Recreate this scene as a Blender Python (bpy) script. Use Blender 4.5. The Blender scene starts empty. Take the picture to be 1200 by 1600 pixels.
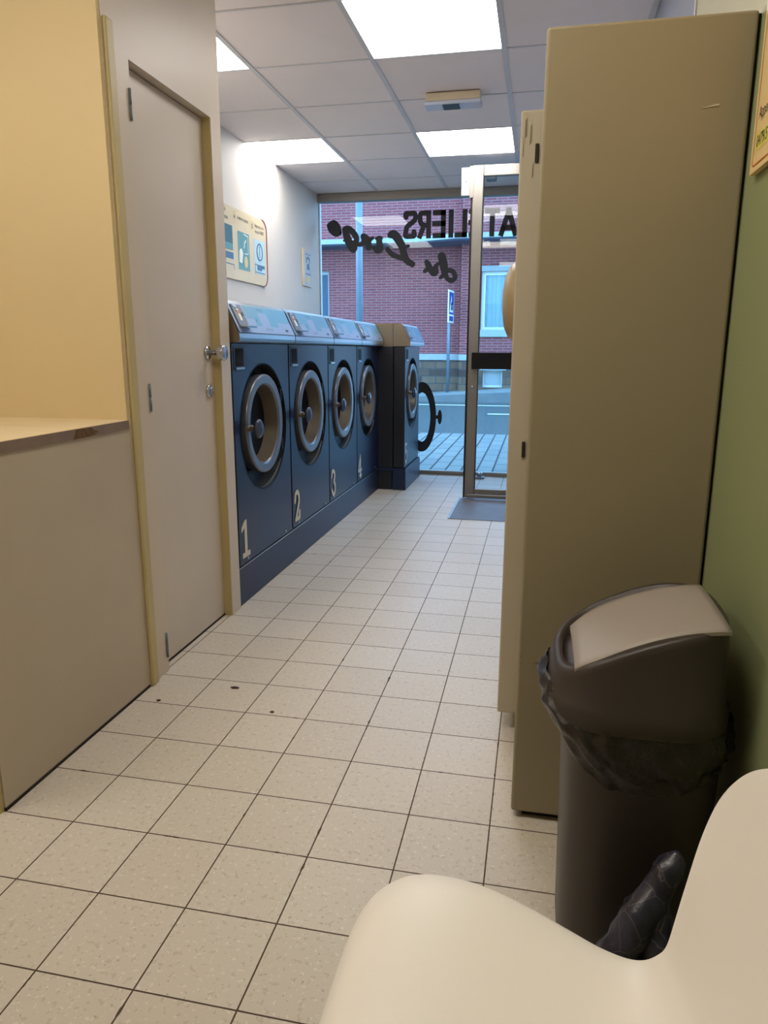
import bpy, bmesh, math, random
from mathutils import Vector, Matrix
random.seed(7)
S = bpy.context.scene
COL = S.collection
PI = math.pi

# ------------------------------------------------------------------ colour / materials
def lin(c):
    return tuple((x/255/12.92 if x/255 <= .04045 else ((x/255+.055)/1.055)**2.4) for x in c)

class NT:
    """small node-tree helper"""
    def __init__(s, name):
        s.m = bpy.data.materials.new(name); s.m.use_nodes = True
        s.n = s.m.node_tree.nodes; s.l = s.m.node_tree.links
        s.n.clear()
        s.out = s.n.new('ShaderNodeOutputMaterial')
    def node(s, t, **kw):
        x = s.n.new(t)
        for k, v in kw.items(): setattr(x, k, v)
        return x
    def link(s, a, b): s.l.new(a, b)
    def setv(s, sock, v):
        if hasattr(v, 'is_output'): s.l.new(v, sock)
        else: sock.default_value = v
    def math(s, op, a, b=None, c=None):
        x = s.node('ShaderNodeMath', operation=op)
        s.setv(x.inputs[0], a)
        if b is not None: s.setv(x.inputs[1], b)
        if c is not None: s.setv(x.inputs[2], c)
        return x.outputs[0]
    def mix(s, f, a, b, mode='MIX'):
        x = s.node('ShaderNodeMix', data_type='RGBA', blend_type=mode)
        s.setv(x.inputs[0], f)
        for k, v in ((6, a), (7, b)):
            if isinstance(v, tuple) and len(v) == 3: v = (*v, 1)
            s.setv(x.inputs[k], v)
        return x.outputs[2]
    def coord(s): return s.node('ShaderNodeTexCoord').outputs['Object']
    def xyz(s, v):
        x = s.node('ShaderNodeSeparateXYZ'); s.link(v, x.inputs[0]); return x.outputs
    def comb(s, a, b, c=0.0):
        x = s.node('ShaderNodeCombineXYZ')
        for k, v in enumerate((a, b, c)): s.setv(x.inputs[k], v)
        return x.outputs[0]
    def noise(s, v, scale, detail=4, rough=.55, col=False):
        x = s.node('ShaderNodeTexNoise'); s.link(v, x.inputs['Vector'])
        x.inputs['Scale'].default_value = scale; x.inputs['Detail'].default_value = detail
        x.inputs['Roughness'].default_value = rough
        return x.outputs[1 if col else 0]
    def ramp(s, f, stops):
        x = s.node('ShaderNodeValToRGB'); s.link(f, x.inputs[0])
        e = x.color_ramp.elements
        while len(e) < len(stops): e.new(.5)
        for el, (p, c) in zip(e, stops):
            el.position = p; el.color = (*c, 1) if len(c) == 3 else c
        return x.outputs[0]
    def bsdf(s, color=None, rough=.5, metal=0., spec=.5, coat=0., bump=None, bstr=.2, bdist=.002, sheen=0.):
        b = s.node('ShaderNodeBsdfPrincipled')
        if color is not None:
            if isinstance(color, tuple) and len(color) == 3: color = (*color, 1)
            s.setv(b.inputs['Base Color'], color)
        s.setv(b.inputs['Roughness'], rough); s.setv(b.inputs['Metallic'], metal)
        b.inputs['Specular IOR Level'].default_value = spec
        b.inputs['Coat Weight'].default_value = coat
        b.inputs['Sheen Weight'].default_value = sheen
        if bump is not None:
            u = s.node('ShaderNodeBump'); u.inputs['Strength'].default_value = bstr
            u.inputs['Distance'].default_value = bdist
            s.link(bump, u.inputs['Height']); s.link(u.outputs[0], b.inputs['Normal'])
        s.link(b.outputs[0], s.out.inputs[0])
        return b

def paint(name, c, rough=.5, var=.06, scale=6, spec=.4, bump=.05, metal=0., coat=0.):
    t = NT(name); v = t.coord(); c = lin(c)
    n = t.noise(v, scale, 5)
    d = tuple(x*(1-var) for x in c); b = tuple(min(1, x*(1+var)) for x in c)
    colr = t.ramp(n, [(.3, d), (.7, b)])
    fine = t.noise(v, 180, 2)
    t.bsdf(colr, rough, metal, spec, coat, fine, bump, .001)
    return t.m

def metal(name, c, rough=.3, aniso_axis=None):
    t = NT(name); v = t.coord(); c = lin(c)
    x, y, z = t.xyz(v)
    k = {'x': (4., 220., 220.), 'y': (220., 4., 220.), 'z': (220., 220., 4.)}.get(aniso_axis, (60., 60., 60.))
    vv = t.comb(t.math('MULTIPLY', x, k[0]), t.math('MULTIPLY', y, k[1]), t.math('MULTIPLY', z, k[2]))
    n = t.noise(vv, 1, 3)
    colr = t.mix(n, tuple(q*.85 for q in c), tuple(min(1, q*1.1) for q in c))
    r = t.math('ADD', t.math('MULTIPLY', n, .15), rough-.07)
    t.bsdf(colr, r, 1.0)
    return t.m

def emit(name, c, strength):
    t = NT(name); e = t.node('ShaderNodeEmission')
    e.inputs[0].default_value = (*c, 1); e.inputs[1].default_value = strength
    t.link(e.outputs[0], t.out.inputs[0]); return t.m

def glass(name, tint=(.93, .97, .98), ior=1.31, rough=0.):
    t = NT(name)
    f = t.node('ShaderNodeFresnel'); f.inputs[0].default_value = ior
    tr = t.node('ShaderNodeBsdfTransparent'); tr.inputs[0].default_value = (*tint, 1)
    g = t.node('ShaderNodeBsdfGlossy'); g.inputs['Roughness'].default_value = rough
    mx = t.node('ShaderNodeMixShader')
    t.link(f.outputs[0], mx.inputs[0]); t.link(tr.outputs[0], mx.inputs[1]); t.link(g.outputs[0], mx.inputs[2])
    t.link(mx.outputs[0], t.out.inputs[0]); return t.m

M = {}
# floor: cream terrazzo tiles, 20 cm, thin dark joints
def floor_mat():
    t = NT('terrazzo_tiles'); v = t.coord(); x, y, z = t.xyz(v)
    T = .2
    wob = t.noise(v, 45, 3)
    chip = t.noise(v, 14, 4)
    def dist(a):
        f = t.math('FRACT', t.math('ADD', t.math('DIVIDE', a, T), .5))
        return t.math('MULTIPLY', t.math('ABSOLUTE', t.math('SUBTRACT', f, .5)), T)
    d = t.math('MINIMUM', dist(x), dist(y))
    w = t.math('ADD', .0013, t.math('MULTIPLY', t.math('MAXIMUM', t.math('SUBTRACT', chip, .62), 0.), .022))
    w = t.math('ADD', w, t.math('MULTIPLY', wob, .0008))
    joint = t.math('LESS_THAN', d, w)
    # per-tile tone
    fl = t.comb(t.math('FLOOR', t.math('DIVIDE', x, T)), t.math('FLOOR', t.math('DIVIDE', y, T)))
    wn = t.node('ShaderNodeTexWhiteNoise', noise_dimensions='3D'); t.link(fl, wn.inputs[0])
    base = t.mix(wn.outputs[0], lin((203, 193, 179)), lin((210, 201, 188)))
    big = t.noise(v, 1.6, 3)
    base = t.mix(t.math('MULTIPLY', big, .35), base, lin((192, 180, 158)))
    g = t.noise(v, 70, 2, .5)
    base = t.mix(t.math('MULTIPLY', t.math('GREATER_THAN', g, .63), .30), base, lin((160, 140, 112)))
    g2 = t.noise(v, 120, 2, .5)
    base = t.mix(t.math('MULTIPLY', t.math('GREATER_THAN', g2, .69), .45), base, lin((112, 88, 62)))
    g3 = t.noise(v, 95, 2, .5)
    base = t.mix(t.math('MULTIPLY', t.math('LESS_THAN', g3, .36), .35), base, lin((236, 230, 214)))
    col = t.mix(joint, base, lin((74, 58, 42)))
    rough = t.math('ADD', .30, t.math('MULTIPLY', big, .16))
    rough = t.math('ADD', rough, t.math('MULTIPLY', joint, .4))
    t.bsdf(col, rough, 0, .45, bump=t.math('SUBTRACT', 1, joint), bstr=.25, bdist=.001)
    return t.m
M['floor'] = floor_mat()

def brick_mat(name, c1, c2, mortar, bw, bh, ms, axis='xz', squash=.5, bias=0., noise_amt=.4):
    t = NT(name); v = t.coord(); x, y, z = t.xyz(v)
    a, b = {'xz': (x, z), 'xy': (x, y), 'yz': (y, z), 'yx': (y, x)}[axis]
    br = t.node('ShaderNodeTexBrick'); br.offset = .5
    t.link(t.comb(a, b), br.inputs['Vector'])
    br.inputs['Color1'].default_value = (*lin(c1), 1); br.inputs['Color2'].default_value = (*lin(c2), 1)
    br.inputs['Mortar'].default_value = (*lin(mortar), 1)
    br.inputs['Scale'].default_value = 1.; br.inputs['Mortar Size'].default_value = ms
    br.inputs['Brick Width'].default_value = bw; br.inputs['Row Height'].default_value = bh
    br.inputs['Bias'].default_value = bias; br.inputs['Mortar Smooth'].default_value = .15
    n = t.noise(v, 1.1, 5)
    col = t.mix(t.math('MULTIPLY', n, noise_amt), br.outputs[0], tuple(q*.55 for q in lin(c2)))
    t.bsdf(col, .85, 0, .2, bump=t.math('SUBTRACT', 1, br.outputs[1]), bstr=.5, bdist=.01)
    return t.m
M['brick'] = brick_mat('red_brick', (150, 78, 78), (130, 68, 70), (160, 118, 118), .29, .071, .011, noise_amt=.3)
M['stone'] = brick_mat('rough_stone_plinth', (146, 122, 98), (78, 62, 60), (98, 96, 92), .40, .205, .016, noise_amt=.8, bias=0.)
M['paver'] = brick_mat('grey_pavers', (132, 132, 124), (120, 122, 116), (44, 48, 48), .44, .155, .010, 'yx', noise_amt=.2)

def asphalt():
    t = NT('asphalt'); v = t.coord()
    n = t.noise(v, 30, 6, .8)
    t.bsdf(t.ramp(n, [(.3, lin((58, 62, 60))), (.7, lin((92, 96, 92)))]), .9, 0, .2, bump=n, bstr=.4, bdist=.01); return t.m
M['asphalt'] = asphalt()
M['curb'] = paint('curb_stone', (112, 114, 112), .8, .12, 3)
M['concrete'] = paint('pavement_concrete', (134, 136, 130), .85, .1, 2)
M['road_paint'] = paint('road_paint', (225, 226, 225), .7)
M['band'] = paint('pale_render_band', (158, 164, 162), .7, .05)
M['canopy'] = paint('canopy_concrete', (160, 166, 166), .7, .05)
M['pvc'] = paint('white_upvc', (206, 210, 206), .4, .02)
M['bluegrey'] = paint('blue_grey_pane_soffit_shade', (60, 80, 100), .5, .05)
M['galv'] = paint('galvanised_post', (112, 126, 136), .45, .1, 5, metal=.3)
M['sign_blue'] = paint('sign_blue', (24, 78, 168), .35, .02)
M['sign_white'] = paint('sign_white', (235, 238, 240), .35, .02)
def curtain():
    t = NT('net_curtain'); v = t.coord(); x, y, z = t.xyz(v)
    n = t.noise(t.comb(t.math('MULTIPLY', x, 24.), t.math('MULTIPLY', z, .5)), 1, 4)
    t.bsdf(t.ramp(n, [(.3, lin((150, 176, 184))), (.7, lin((190, 208, 212)))]), .7); return t.m
M['curtain'] = curtain()

M['white_wall'] = paint('off_white_wall', (212, 206, 198), .6, .025, 2.5)
M['beige_wall'] = paint('beige_gloss_paint', (204, 190, 170), .42, .03, 2)
M['counter_panel'] = paint('beige_counter_panel', (188, 174, 152), .38, .05, 2)
M['yellow_wall'] = paint('yellow_wall_paint', (217, 195, 150), .6, .03, 1.5)
M['batten'] = paint('yellowed_batten', (190, 172, 122), .45, .06, 5)
M['door_paint'] = paint('closet_door_paint', (202, 189, 171), .4, .03, 2)
M['green_wall'] = paint('green_wall_paint', (142, 150, 110), .5, .03, 2.5)
M['far_wall'] = paint('wall_daylight_tint', (150, 156, 176), .6, .03, 2.5)  # bluish daylight on the far wall is put into its colour
M['upper_wall'] = paint('pale_green_cream_wall', (190, 186, 154), .6, .03, 2.5)
M['ceiling'] = paint('ceiling_tile', (238, 232, 234), .8, .02, 3, .2)
M['tbar'] = paint('ceiling_t_bar', (206, 208, 214), .45, .02)
M['shadow_gap'] = paint('dark_gap', (40, 32, 26), .9)
M['panel_frame'] = paint('panel_frame', (232, 230, 226), .4)
M['led'] = emit('led_panel', (1.0, .965, .93), 13.0)
M['led_warm'] = emit('led_panel_warm', (1.0, .91, .775), 15.0)
M['alu'] = metal('brushed_aluminium', (150, 145, 138), .46, 'z')
M['alu_h'] = metal('brushed_aluminium_bar', (152, 147, 140), .46, 'x')
M['bright_plate'] = metal('zinc_plate', (166, 168, 170), .45)
M['chrome'] = metal('satin_chrome', (200, 200, 202), .2)
M['steel'] = metal('satin_steel', (176, 184, 190), .32, 'y')
M['steel_side'] = metal('satin_steel_warm_reflection', (150, 136, 116), .42, 'x')  # same steel, with the warm room's reflection put into its colour
M['navy'] = paint('navy_enamel', (21, 32, 62), .34, .06, 3, .35)
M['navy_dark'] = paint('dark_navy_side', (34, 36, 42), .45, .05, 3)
M['plinth'] = paint('plinth_navy', (32, 44, 70), .42, .08, 3, .35)
M['recess'] = paint('recess_black', (16, 16, 18), .55, spec=.15)
M['ring'] = paint('silver_grey_ring', (108, 112, 120), .30, .04, 4, .5, metal=.45)
M['cone'] = paint('tan_grey_funnel', (98, 88, 74), .4, .04, 4, .4, metal=.2)
M['dark_glass'] = paint('porthole_dark', (18, 18, 20), .12, .1, 5, .3)
M['coin'] = paint('coin_unit_grey', (112, 122, 136), .35, .04, 4, .5, metal=.3)
M['drum'] = metal('drum_steel', (120, 112, 100), .3)
M['knob'] = paint('knob_grey_blue', (50, 60, 84), .25, .03, 4, .55)
M['header_cyan'] = paint('panel_cyan', (104, 168, 198), .3, .03, 4, .6, metal=.2)  # fascia blues here and below are deepened to hold the sky reflection
M['header_pale'] = paint('panel_pale', (150, 174, 206), .3, .03, 4, .6, metal=.2)
M['mark_dark'] = paint('print_dark', (58, 66, 74), .5)
M['slot_dark'] = paint('slot_dark', (44, 38, 34), .4)
M['display'] = paint('smoked_display', (34, 29, 24), .6, .05, 4, .08)
M['copper'] = paint('orange_mark', (190, 120, 90), .4)
M['number'] = paint('cream_vinyl_number', (214, 204, 178), .5, .03)
M['cabinet'] = paint('beige_enamel', (154, 142, 116), .4, .03, 1.6)
M['cabinet2'] = paint('cream_enamel', (190, 180, 158), .42, .04, 2)
M['tan'] = paint('tan_disc', (170, 150, 116), .4, .03)
M['smear'] = paint('grey_smear', (130, 122, 104), .6, .2, 30)
M['scratch'] = paint('bare_scratch', (214, 204, 176), .5)
M['bin_dark'] = paint('charcoal_plastic', (62, 54, 50), .42, .05, 4, .45)
M['bin_flap'] = paint('grey_flap_plastic', (160, 150, 141), .42, .03, 4, .45)
def bagmat(name, c, c2, rough=.22):
    t = NT(name); v = t.coord()
    n = t.noise(v, 26, 6, .65)
    t.bsdf(t.ramp(n, [(.35, lin(c)), (.75, lin(c2))]), rough, 0, .6, bump=t.noise(v, 40, 6, .7), bstr=.7, bdist=.006); return t.m
M['liner'] = bagmat('black_bin_liner', (26, 21, 19), (48, 39, 34))
def bluebag():
    t = NT('dark_blue_crinkled_plastic'); v = t.coord()
    vo = t.node('ShaderNodeTexVoronoi', feature='DISTANCE_TO_EDGE'); t.link(v, vo.inputs['Vector']); vo.inputs['Scale'].default_value = 22
    n = t.noise(v, 30, 5, .6)
    base = t.ramp(n, [(.3, lin((30, 30, 40))), (.75, lin((62, 62, 80)))])
    col = t.mix(t.math('MULTIPLY', t.math('LESS_THAN', vo.outputs[0], .012), .5), base, lin((122, 108, 108)))
    t.bsdf(col, .3, 0, .5, bump=n, bstr=.7, bdist=.005); return t.m
M['bluebag'] = bluebag()
M['chair'] = paint('white_plastic', (242, 236, 227), .36, .015, 3, .45, bump=.02)
M['mat'] = paint('grey_entrance_tile', (104, 104, 112), .5, .1, 9)
M['black'] = paint('black_plastic', (12, 13, 16), .45, .02, spec=.25)
M['vinyl'] = paint('black_vinyl', (34, 36, 40), .6, .02)
M['poster'] = paint('cream_poster', (216, 200, 164), .4, .03, 3)
M['poster_warm'] = paint('cream_poster_warm', (232, 204, 146), .4, .05, 4)
M['poster_teal'] = paint('poster_teal', (96, 150, 152), .4, .12, 14)
M['poster_dteal'] = paint('poster_dark_teal', (64, 104, 110), .4, .1, 14)
M['poster_blue'] = paint('poster_pale_blue', (182, 212, 222), .4, .03)
M['poster_navy'] = paint('poster_navy', (68, 108, 142), .4)
M['poster_white'] = paint('poster_white', (240, 238, 228), .4)
M['poster_coin'] = paint('poster_coin', (226, 204, 134), .4)
M['poster_red'] = paint('poster_red_edge', (150, 34, 44), .35)
M['poster_orange'] = paint('poster_orange_line', (206, 106, 62), .4)
M['poster_hl'] = paint('poster_highlight', (226, 214, 110), .4)
M['ink'] = paint('ink', (64, 58, 50), .5)
M['plexi'] = paint('sign_pale', (206, 216, 222), .25)
def woodtop():
    t = NT('pale_wood_laminate'); v = t.coord(); x, y, z = t.xyz(v)
    n = t.noise(t.comb(t.math('MULTIPLY', x, 3.), t.math('MULTIPLY', y, 60.), z), 1, 5, .6)
    t.bsdf(t.ramp(n, [(.3, lin((200, 178, 142))), (.7, lin((222, 204, 168)))]), .35); return t.m
M['woodtop'] = woodtop()
M['woodedge'] = paint('grey_wood_edge', (128, 108, 92), .5, .15, 14)
M['chipboard'] = paint('bare_chipboard', (100, 74, 48), .9, .35, 70)
M['glass'] = glass('clear_pane', (.95, .98, .99))
M['doorglass'] = glass('door_pane', (.95, .98, .99))
M['emerg'] = paint('emergency_diffuser', (196, 204, 222), .25, .03)
M['emerg_base'] = paint('emergency_base', (222, 206, 176), .5)
M['debris'] = paint('dark_scrap', (58, 42, 32), .8)

# ------------------------------------------------------------------ geometry helpers
def box(bm, x0, x1, y0, y1, z0, z1, bev=0., seg=2, mi=0):
    b = bmesh.new()
    vs = [b.verts.new((x, y, z)) for x in (x0, x1) for y in (y0, y1) for z in (z0, z1)]
    for f in ((0,1,3,2),(4,6,7,5),(0,4,5,1),(2,3,7,6),(0,2,6,4),(1,5,7,3)):
        b.faces.new([vs[i] for i in f])
    if bev > 0:
        bmesh.ops.bevel(b, geom=b.edges[:], offset=bev, segments=seg, profile=.5, affect='EDGES')
    merge(bm, b, mi); b.free()

def merge(bm, b, mi=0, mat=None):
    b.verts.ensure_lookup_table()
    m = {}
    for v in b.verts: m[v] = bm.verts.new(mat @ v.co if mat else v.co)
    for f in b.faces:
        try: nf = bm.faces.new([m[v] for v in f.verts]); nf.material_index = mi; nf.smooth = f.smooth
        except ValueError: pass

def prism(bm, pts, axis, a0, a1, mi=0, bev=0.):
    """polygon pts (2D) extruded along axis x/y/z between a0 and a1"""
    def P(p, a):
        return {'x': (a, p[0], p[1]), 'y': (p[0], a, p[1]), 'z': (p[0], p[1], a)}[axis]
    b = bmesh.new()
    A = [b.verts.new(P(p, a0)) for p in pts]; B = [b.verts.new(P(p, a1)) for p in pts]
    n = len(pts)
    b.faces.new(A); b.faces.new(B[::-1])
    for i in range(n): b.faces.new((A[i], B[i], B[(i+1) % n], A[(i+1) % n]))
    bmesh.ops.recalc_face_normals(b, faces=b.faces)
    if bev > 0: bmesh.ops.bevel(b, geom=b.edges[:], offset=bev, segments=2, profile=.5, affect='EDGES')
    merge(bm, b, mi); b.free()

def lathe(bm, prof, center, axis='x', n=64, mi=0, closed=False, smooth=True):
    """prof: list of (r, a): radius and position along axis"""
    c = Vector(center); rings = []
    for r, a in prof:
        ring = []
        for i in range(n):
            t = 2*PI*i/n; u, w = r*math.cos(t), r*math.sin(t)
            ring.append(bm.verts.new(c + Vector({'x': (a, u, w), 'y': (u, a, w), 'z': (u, w, a)}[axis])))
        rings.append(ring)
    for k in range(len(rings)-1):
        for i in range(n):
            f = bm.faces.new((rings[k][i], rings[k][(i+1) % n], rings[k+1][(i+1) % n], rings[k+1][i]))
            f.material_index = mi; f.smooth = smooth
    if closed:
        for R in (rings[0], rings[-1]):
            try: f = bm.faces.new(R); f.material_index = mi
            except ValueError: pass

def cyl(bm, p0, p1, r, n=20, r1=None, smooth=True):
    p0, p1 = Vector(p0), Vector(p1); d = (p1-p0).normalized()
    u = d.orthogonal().normalized(); w = d.cross(u); r1 = r if r1 is None else r1
    A = [bm.verts.new(p0+(u*math.cos(2*PI*i/n)+w*math.sin(2*PI*i/n))*r) for i in range(n)]
    B = [bm.verts.new(p1+(u*math.cos(2*PI*i/n)+w*math.sin(2*PI*i/n))*r1) for i in range(n)]
    bm.faces.new(A[::-1]); bm.faces.new(B)
    for i in range(n):
        f = bm.faces.new((A[i], A[(i+1) % n], B[(i+1) % n], B[i])); f.smooth = smooth

def tube(bm, pts, r, n=12):
    for a, b in zip(pts[:-1], pts[1:]): cyl(bm, a, b, r, n)
    for p in pts[1:-1]: ball(bm, p, (r, r, r), 8, 12)

def ball(bm, c, rad, nu=14, nv=24):
    c = Vector(c); rows = []
    top = bm.verts.new(c+Vector((0, 0, rad[2]))); bot = bm.verts.new(c-Vector((0, 0, rad[2])))
    for i in range(1, nu):
        t = PI*i/nu
        rows.append([bm.verts.new(c+Vector((rad[0]*math.sin(t)*math.cos(2*PI*j/nv), rad[1]*math.sin(t)*math.sin(2*PI*j/nv), rad[2]*math.cos(t)))) for j in range(nv)])
    for j in range(nv):
        k = (j+1) % nv
        bm.faces.new((top, rows[0][j], rows[0][k])).smooth = True
        bm.faces.new((bot, rows[-1][k], rows[-1][j])).smooth = True
        for a, b in zip(rows[:-1], rows[1:]):
            bm.faces.new((a[j], b[j], b[k], a[k])).smooth = True

def ribbon(bm, pts, w, plane, pos, th=.0006, n=14):
    """flat brush stroke: pts (a,b), width or per-point widths, lying in plane 'y' (XZ) or 'x' (YZ) at pos"""
    ws = w if isinstance(w, (list, tuple)) else [w]*len(pts)
    # every dab of the stroke lies a hair above the one before it
    sg = -1 if plane == 'y' or pos > 0 else 1
    cnt = [0]
    def P(a, b, o): return (a, pos+o, b) if plane == 'y' else (pos+o, a, b)
    dense = []
    for (p, q, w0, w1) in zip(pts[:-1], pts[1:], ws[:-1], ws[1:]):
        for i in range(4):
            t = i/4; dense.append((p[0]+(q[0]-p[0])*t, p[1]+(q[1]-p[1])*t, w0+(w1-w0)*t))
    dense.append((*pts[-1], ws[-1]))
    for (a, b, ww) in dense:
        cnt[0] += 1; o = sg*1.5e-5*cnt[0]
        bm.faces.new([bm.verts.new(P(a+ww/2*math.cos(2*PI*i/n), b+ww/2*math.sin(2*PI*i/n), o)) for i in range(n)])
    for (a, b, wa), (c, d, wc) in zip(dense[:-1], dense[1:]):
        L = math.hypot(c-a, d-b)
        if L < 1e-7: continue
        nx, ny = -(d-b)/L, (c-a)/L
        cnt[0] += 1; o = sg*1.5e-5*cnt[0]
        bm.faces.new([bm.verts.new(P(*q, o)) for q in ((a+nx*wa/2, b+ny*wa/2), (a-nx*wa/2, b-ny*wa/2), (c-nx*wc/2, d-ny*wc/2), (c+nx*wc/2, d+ny*wc/2))])

def smooth_pts(pts, k=6):
    """Catmull-Rom through pts"""
    P = [pts[0]]+list(pts)+[pts[-1]]; out = []
    for i in range(1, len(P)-2):
        for j in range(k):
            t = j/k; r = []
            for a, b, c, d in zip(P[i-1], P[i], P[i+1], P[i+2]):
                r.append(.5*((2*b)+(-a+c)*t+(2*a-5*b+4*c-d)*t*t+(-a+3*b-3*c+d)*t**3))
            out.append(tuple(r))
    out.append(tuple(pts[-1])); return out

def link(name, me, mats, parent=None, off=None, smooth_angle=None):
    o = bpy.data.objects.new(name, me); COL.objects.link(o)
    for m in (mats if isinstance(mats, (list, tuple)) else [mats]): me.materials.append(m)
    if parent: o.parent = parent
    return o

def root_loc(p):
    while p.parent: p = p.parent
    return p.location.copy()

def obj(name, bm, mats, parent=None, recalc=True):
    """bm is in world coordinates; a child is shifted into its thing's frame"""
    if recalc: bmesh.ops.recalc_face_normals(bm, faces=bm.faces)
    if parent is not None:
        bmesh.ops.translate(bm, verts=bm.verts, vec=-root_loc(parent))
    me = bpy.data.meshes.new(name); bm.to_mesh(me); bm.free()
    return link(name, me, mats, parent)

def obx(name, args, mat, parent=None, bev=0.):
    bm = bmesh.new(); box(bm, *args, bev=bev); return obj(name, bm, mat, parent)

def thing(name, label, cat, loc=(0, 0, 0), group=None):
    o = bpy.data.objects.new(name, None); COL.objects.link(o); o.location = loc
    o.empty_display_size = .1
    o['label'] = label; o['category'] = cat
    if group: o['group'] = group
    return o
def tag(o, label, cat, group=None):
    o['label'] = label; o['category'] = cat
    if group: o['group'] = group
    return o
def struct(o, label=None, cat=None):
    o['kind'] = 'structure'
    if label: o['label'] = label
    if cat: o['category'] = cat
    return o
def dup(r, loc, label, group=None):
    def rec(o, par):
        c = o.copy(); COL.objects.link(c)
        if par: c.parent = par
        for ch in o.children: rec(ch, c)
        return c
    n = rec(r, None); n.location = loc; n['label'] = label
    if group: n['group'] = group
    return n

def text_bm(body, size, align='LEFT', bold=0.):
    cu = bpy.data.curves.new('t', 'FONT'); cu.body = body; cu.size = size; cu.align_x = align
    cu.fill_mode = 'FRONT'; cu.offset = bold; cu.resolution_u = 3
    o = bpy.data.objects.new('t', cu); COL.objects.link(o)
    dg = bpy.context.evaluated_depsgraph_get(); dg.update()
    me = bpy.data.meshes.new_from_object(o.evaluated_get(dg))
    bm = bmesh.new(); bm.from_mesh(me)
    bpy.data.objects.remove(o); bpy.data.curves.remove(cu); bpy.data.meshes.remove(me)
    return bm
def text_on(bm, body, size, origin, u, v, align='LEFT', bold=0., sx=1.):
    """adds flat text; u = reading direction, v = up direction"""
    b = text_bm(body, size, align, bold)
    u, v = Vector(u)*sx, Vector(v); w = Vector(u).cross(Vector(v))
    mt = Matrix(((u.x, v.x, w.x, origin[0]), (u.y, v.y, w.y, origin[1]), (u.z, v.z, w.z, origin[2]), (0, 0, 0, 1)))
    merge(bm, b, 0, mt); b.free()

# ------------------------------------------------------------------ ROOM SHELL
H = 2.475
FY = 5.64
XL, XC, XR = -1.13, -.39, 1.237
struct(obx('floor', (-2.3, 1.6, -2.7, FY+.03, -.12, 0), M['floor']))
# ceiling : suspended tiles in a T-bar grid, openings for the light panels
XS = [-2.41, -1.8, -1.192, -.585, .02, .64, 1.25, 1.86]
YS = [2.74+.6*k for k in range(-9, 6)]
LIGHTS = {(4, 8): 'cool', (2, 8): 'cool', (2, 11): 'cool', (4, 11): 'cool', (2, 4): 'warm', (4, 4): 'warm'}
bm = bmesh.new()
for i in range(len(XS)-1):
    for j in range(len(YS)-1):
        if (i, j) in LIGHTS: continue
        y1 = min(YS[j+1], FY)
        if y1-YS[j] < .02: continue
        box(bm, XS[i]+.003, XS[i+1]-.003, YS[j]+.003, y1-.003, H+.004, H+.02)
ceil_o = struct(obj('ceiling', bm, M['ceiling']))
bm = bmesh.new()
for x in XS[1:-1]: box(bm, x-.012, x+.012, -2.7, FY, H-.001, H+.03)
for y in YS[1:-1]: box(bm, -2.3, 1.6, y-.005, y+.005, H, H+.03)
obj('ceiling_grid', bm, M['tbar'], ceil_o)
obx('ceiling_slab', (-2.5, 1.8, -2.8, FY+.2, H+.1, H+.2), M['ceiling'], ceil_o)

# walls
struct(obx('wall_left', (XL-.1, XL, 1.86, FY+.05, 0, H+.1), M['white_wall']))
struct(obx('wall_back', (-2.4, 1.7, -2.8, -2.7, 0, H+.1), M['upper_wall']))
struct(obx('wall_side', (-2.4, -2.3, -2.8, 1.3, 0, H+.1), M['yellow_wall']))
# partition with the closet door : piers, header, return faces
DY0, DY1, DZ = 1.235, 1.80, 1.982
bm = bmesh.new()
box(bm, XC-.09, XC, 1.10, DY0, 0, H+.1)
box(bm, XC-.09, XC, DY1, 1.888, 0, H+.1)
box(bm, XC-.09, XC, DY0, DY1, DZ, H+.1)
box(bm, XL-.1, XC-.09, 1.80, 1.888, 0, H+.1)
struct(obj('wall_partition', bm, M['beige_wall']))
struct(obx('wall_niche', (-2.4, XC-.002, 1.085, 1.10, .90, H+.1), M['yellow_wall']))
bm = bmesh.new(); box(bm, XC-.2, XC, .402, 1.10, 0, .885)
struct(obj('wall_counter', bm, M['counter_panel']))
struct(obx('trim_1', (XC-.3, XC-.004, .388, .401, 0, .884), M['batten']))
bm = bmesh.new()
box(bm, XC-.001, XC+.012, 1.104, 1.146, 0, 2.05, .006, 3)
struct(obj('trim_2', bm, M['batten']))
# thin dark strip along the counter foot
struct(obx('baseboard_left', (XC-.01, XC+.003, .402, 1.10, 0, .008), M['shadow_gap']))

# right wall : near part (green below, cream above), far part set back a little
bm = bmesh.new(); box(bm, XR, XR+.1, -2.7, 1.37, 0, 1.745)
struct(obj('wall_right', bm, M['green_wall']))
bm = bmesh.new(); box(bm, XR, XR+.1, -2.7, 1.37, 1.745, H+.1)
struct(obj('wall_right_upper', bm, M['upper_wall']))
bm = bmesh.new(); box(bm, XR-.004, XR+.02, 1.37, 1.39, 0, H+.1)
struct(obj('trim_3', bm, M['pvc']))
struct(obx('wall_right_far', (XR+.028, XR+.13, 1.39, FY+.05, 0, H+.1), M['far_wall']))

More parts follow.
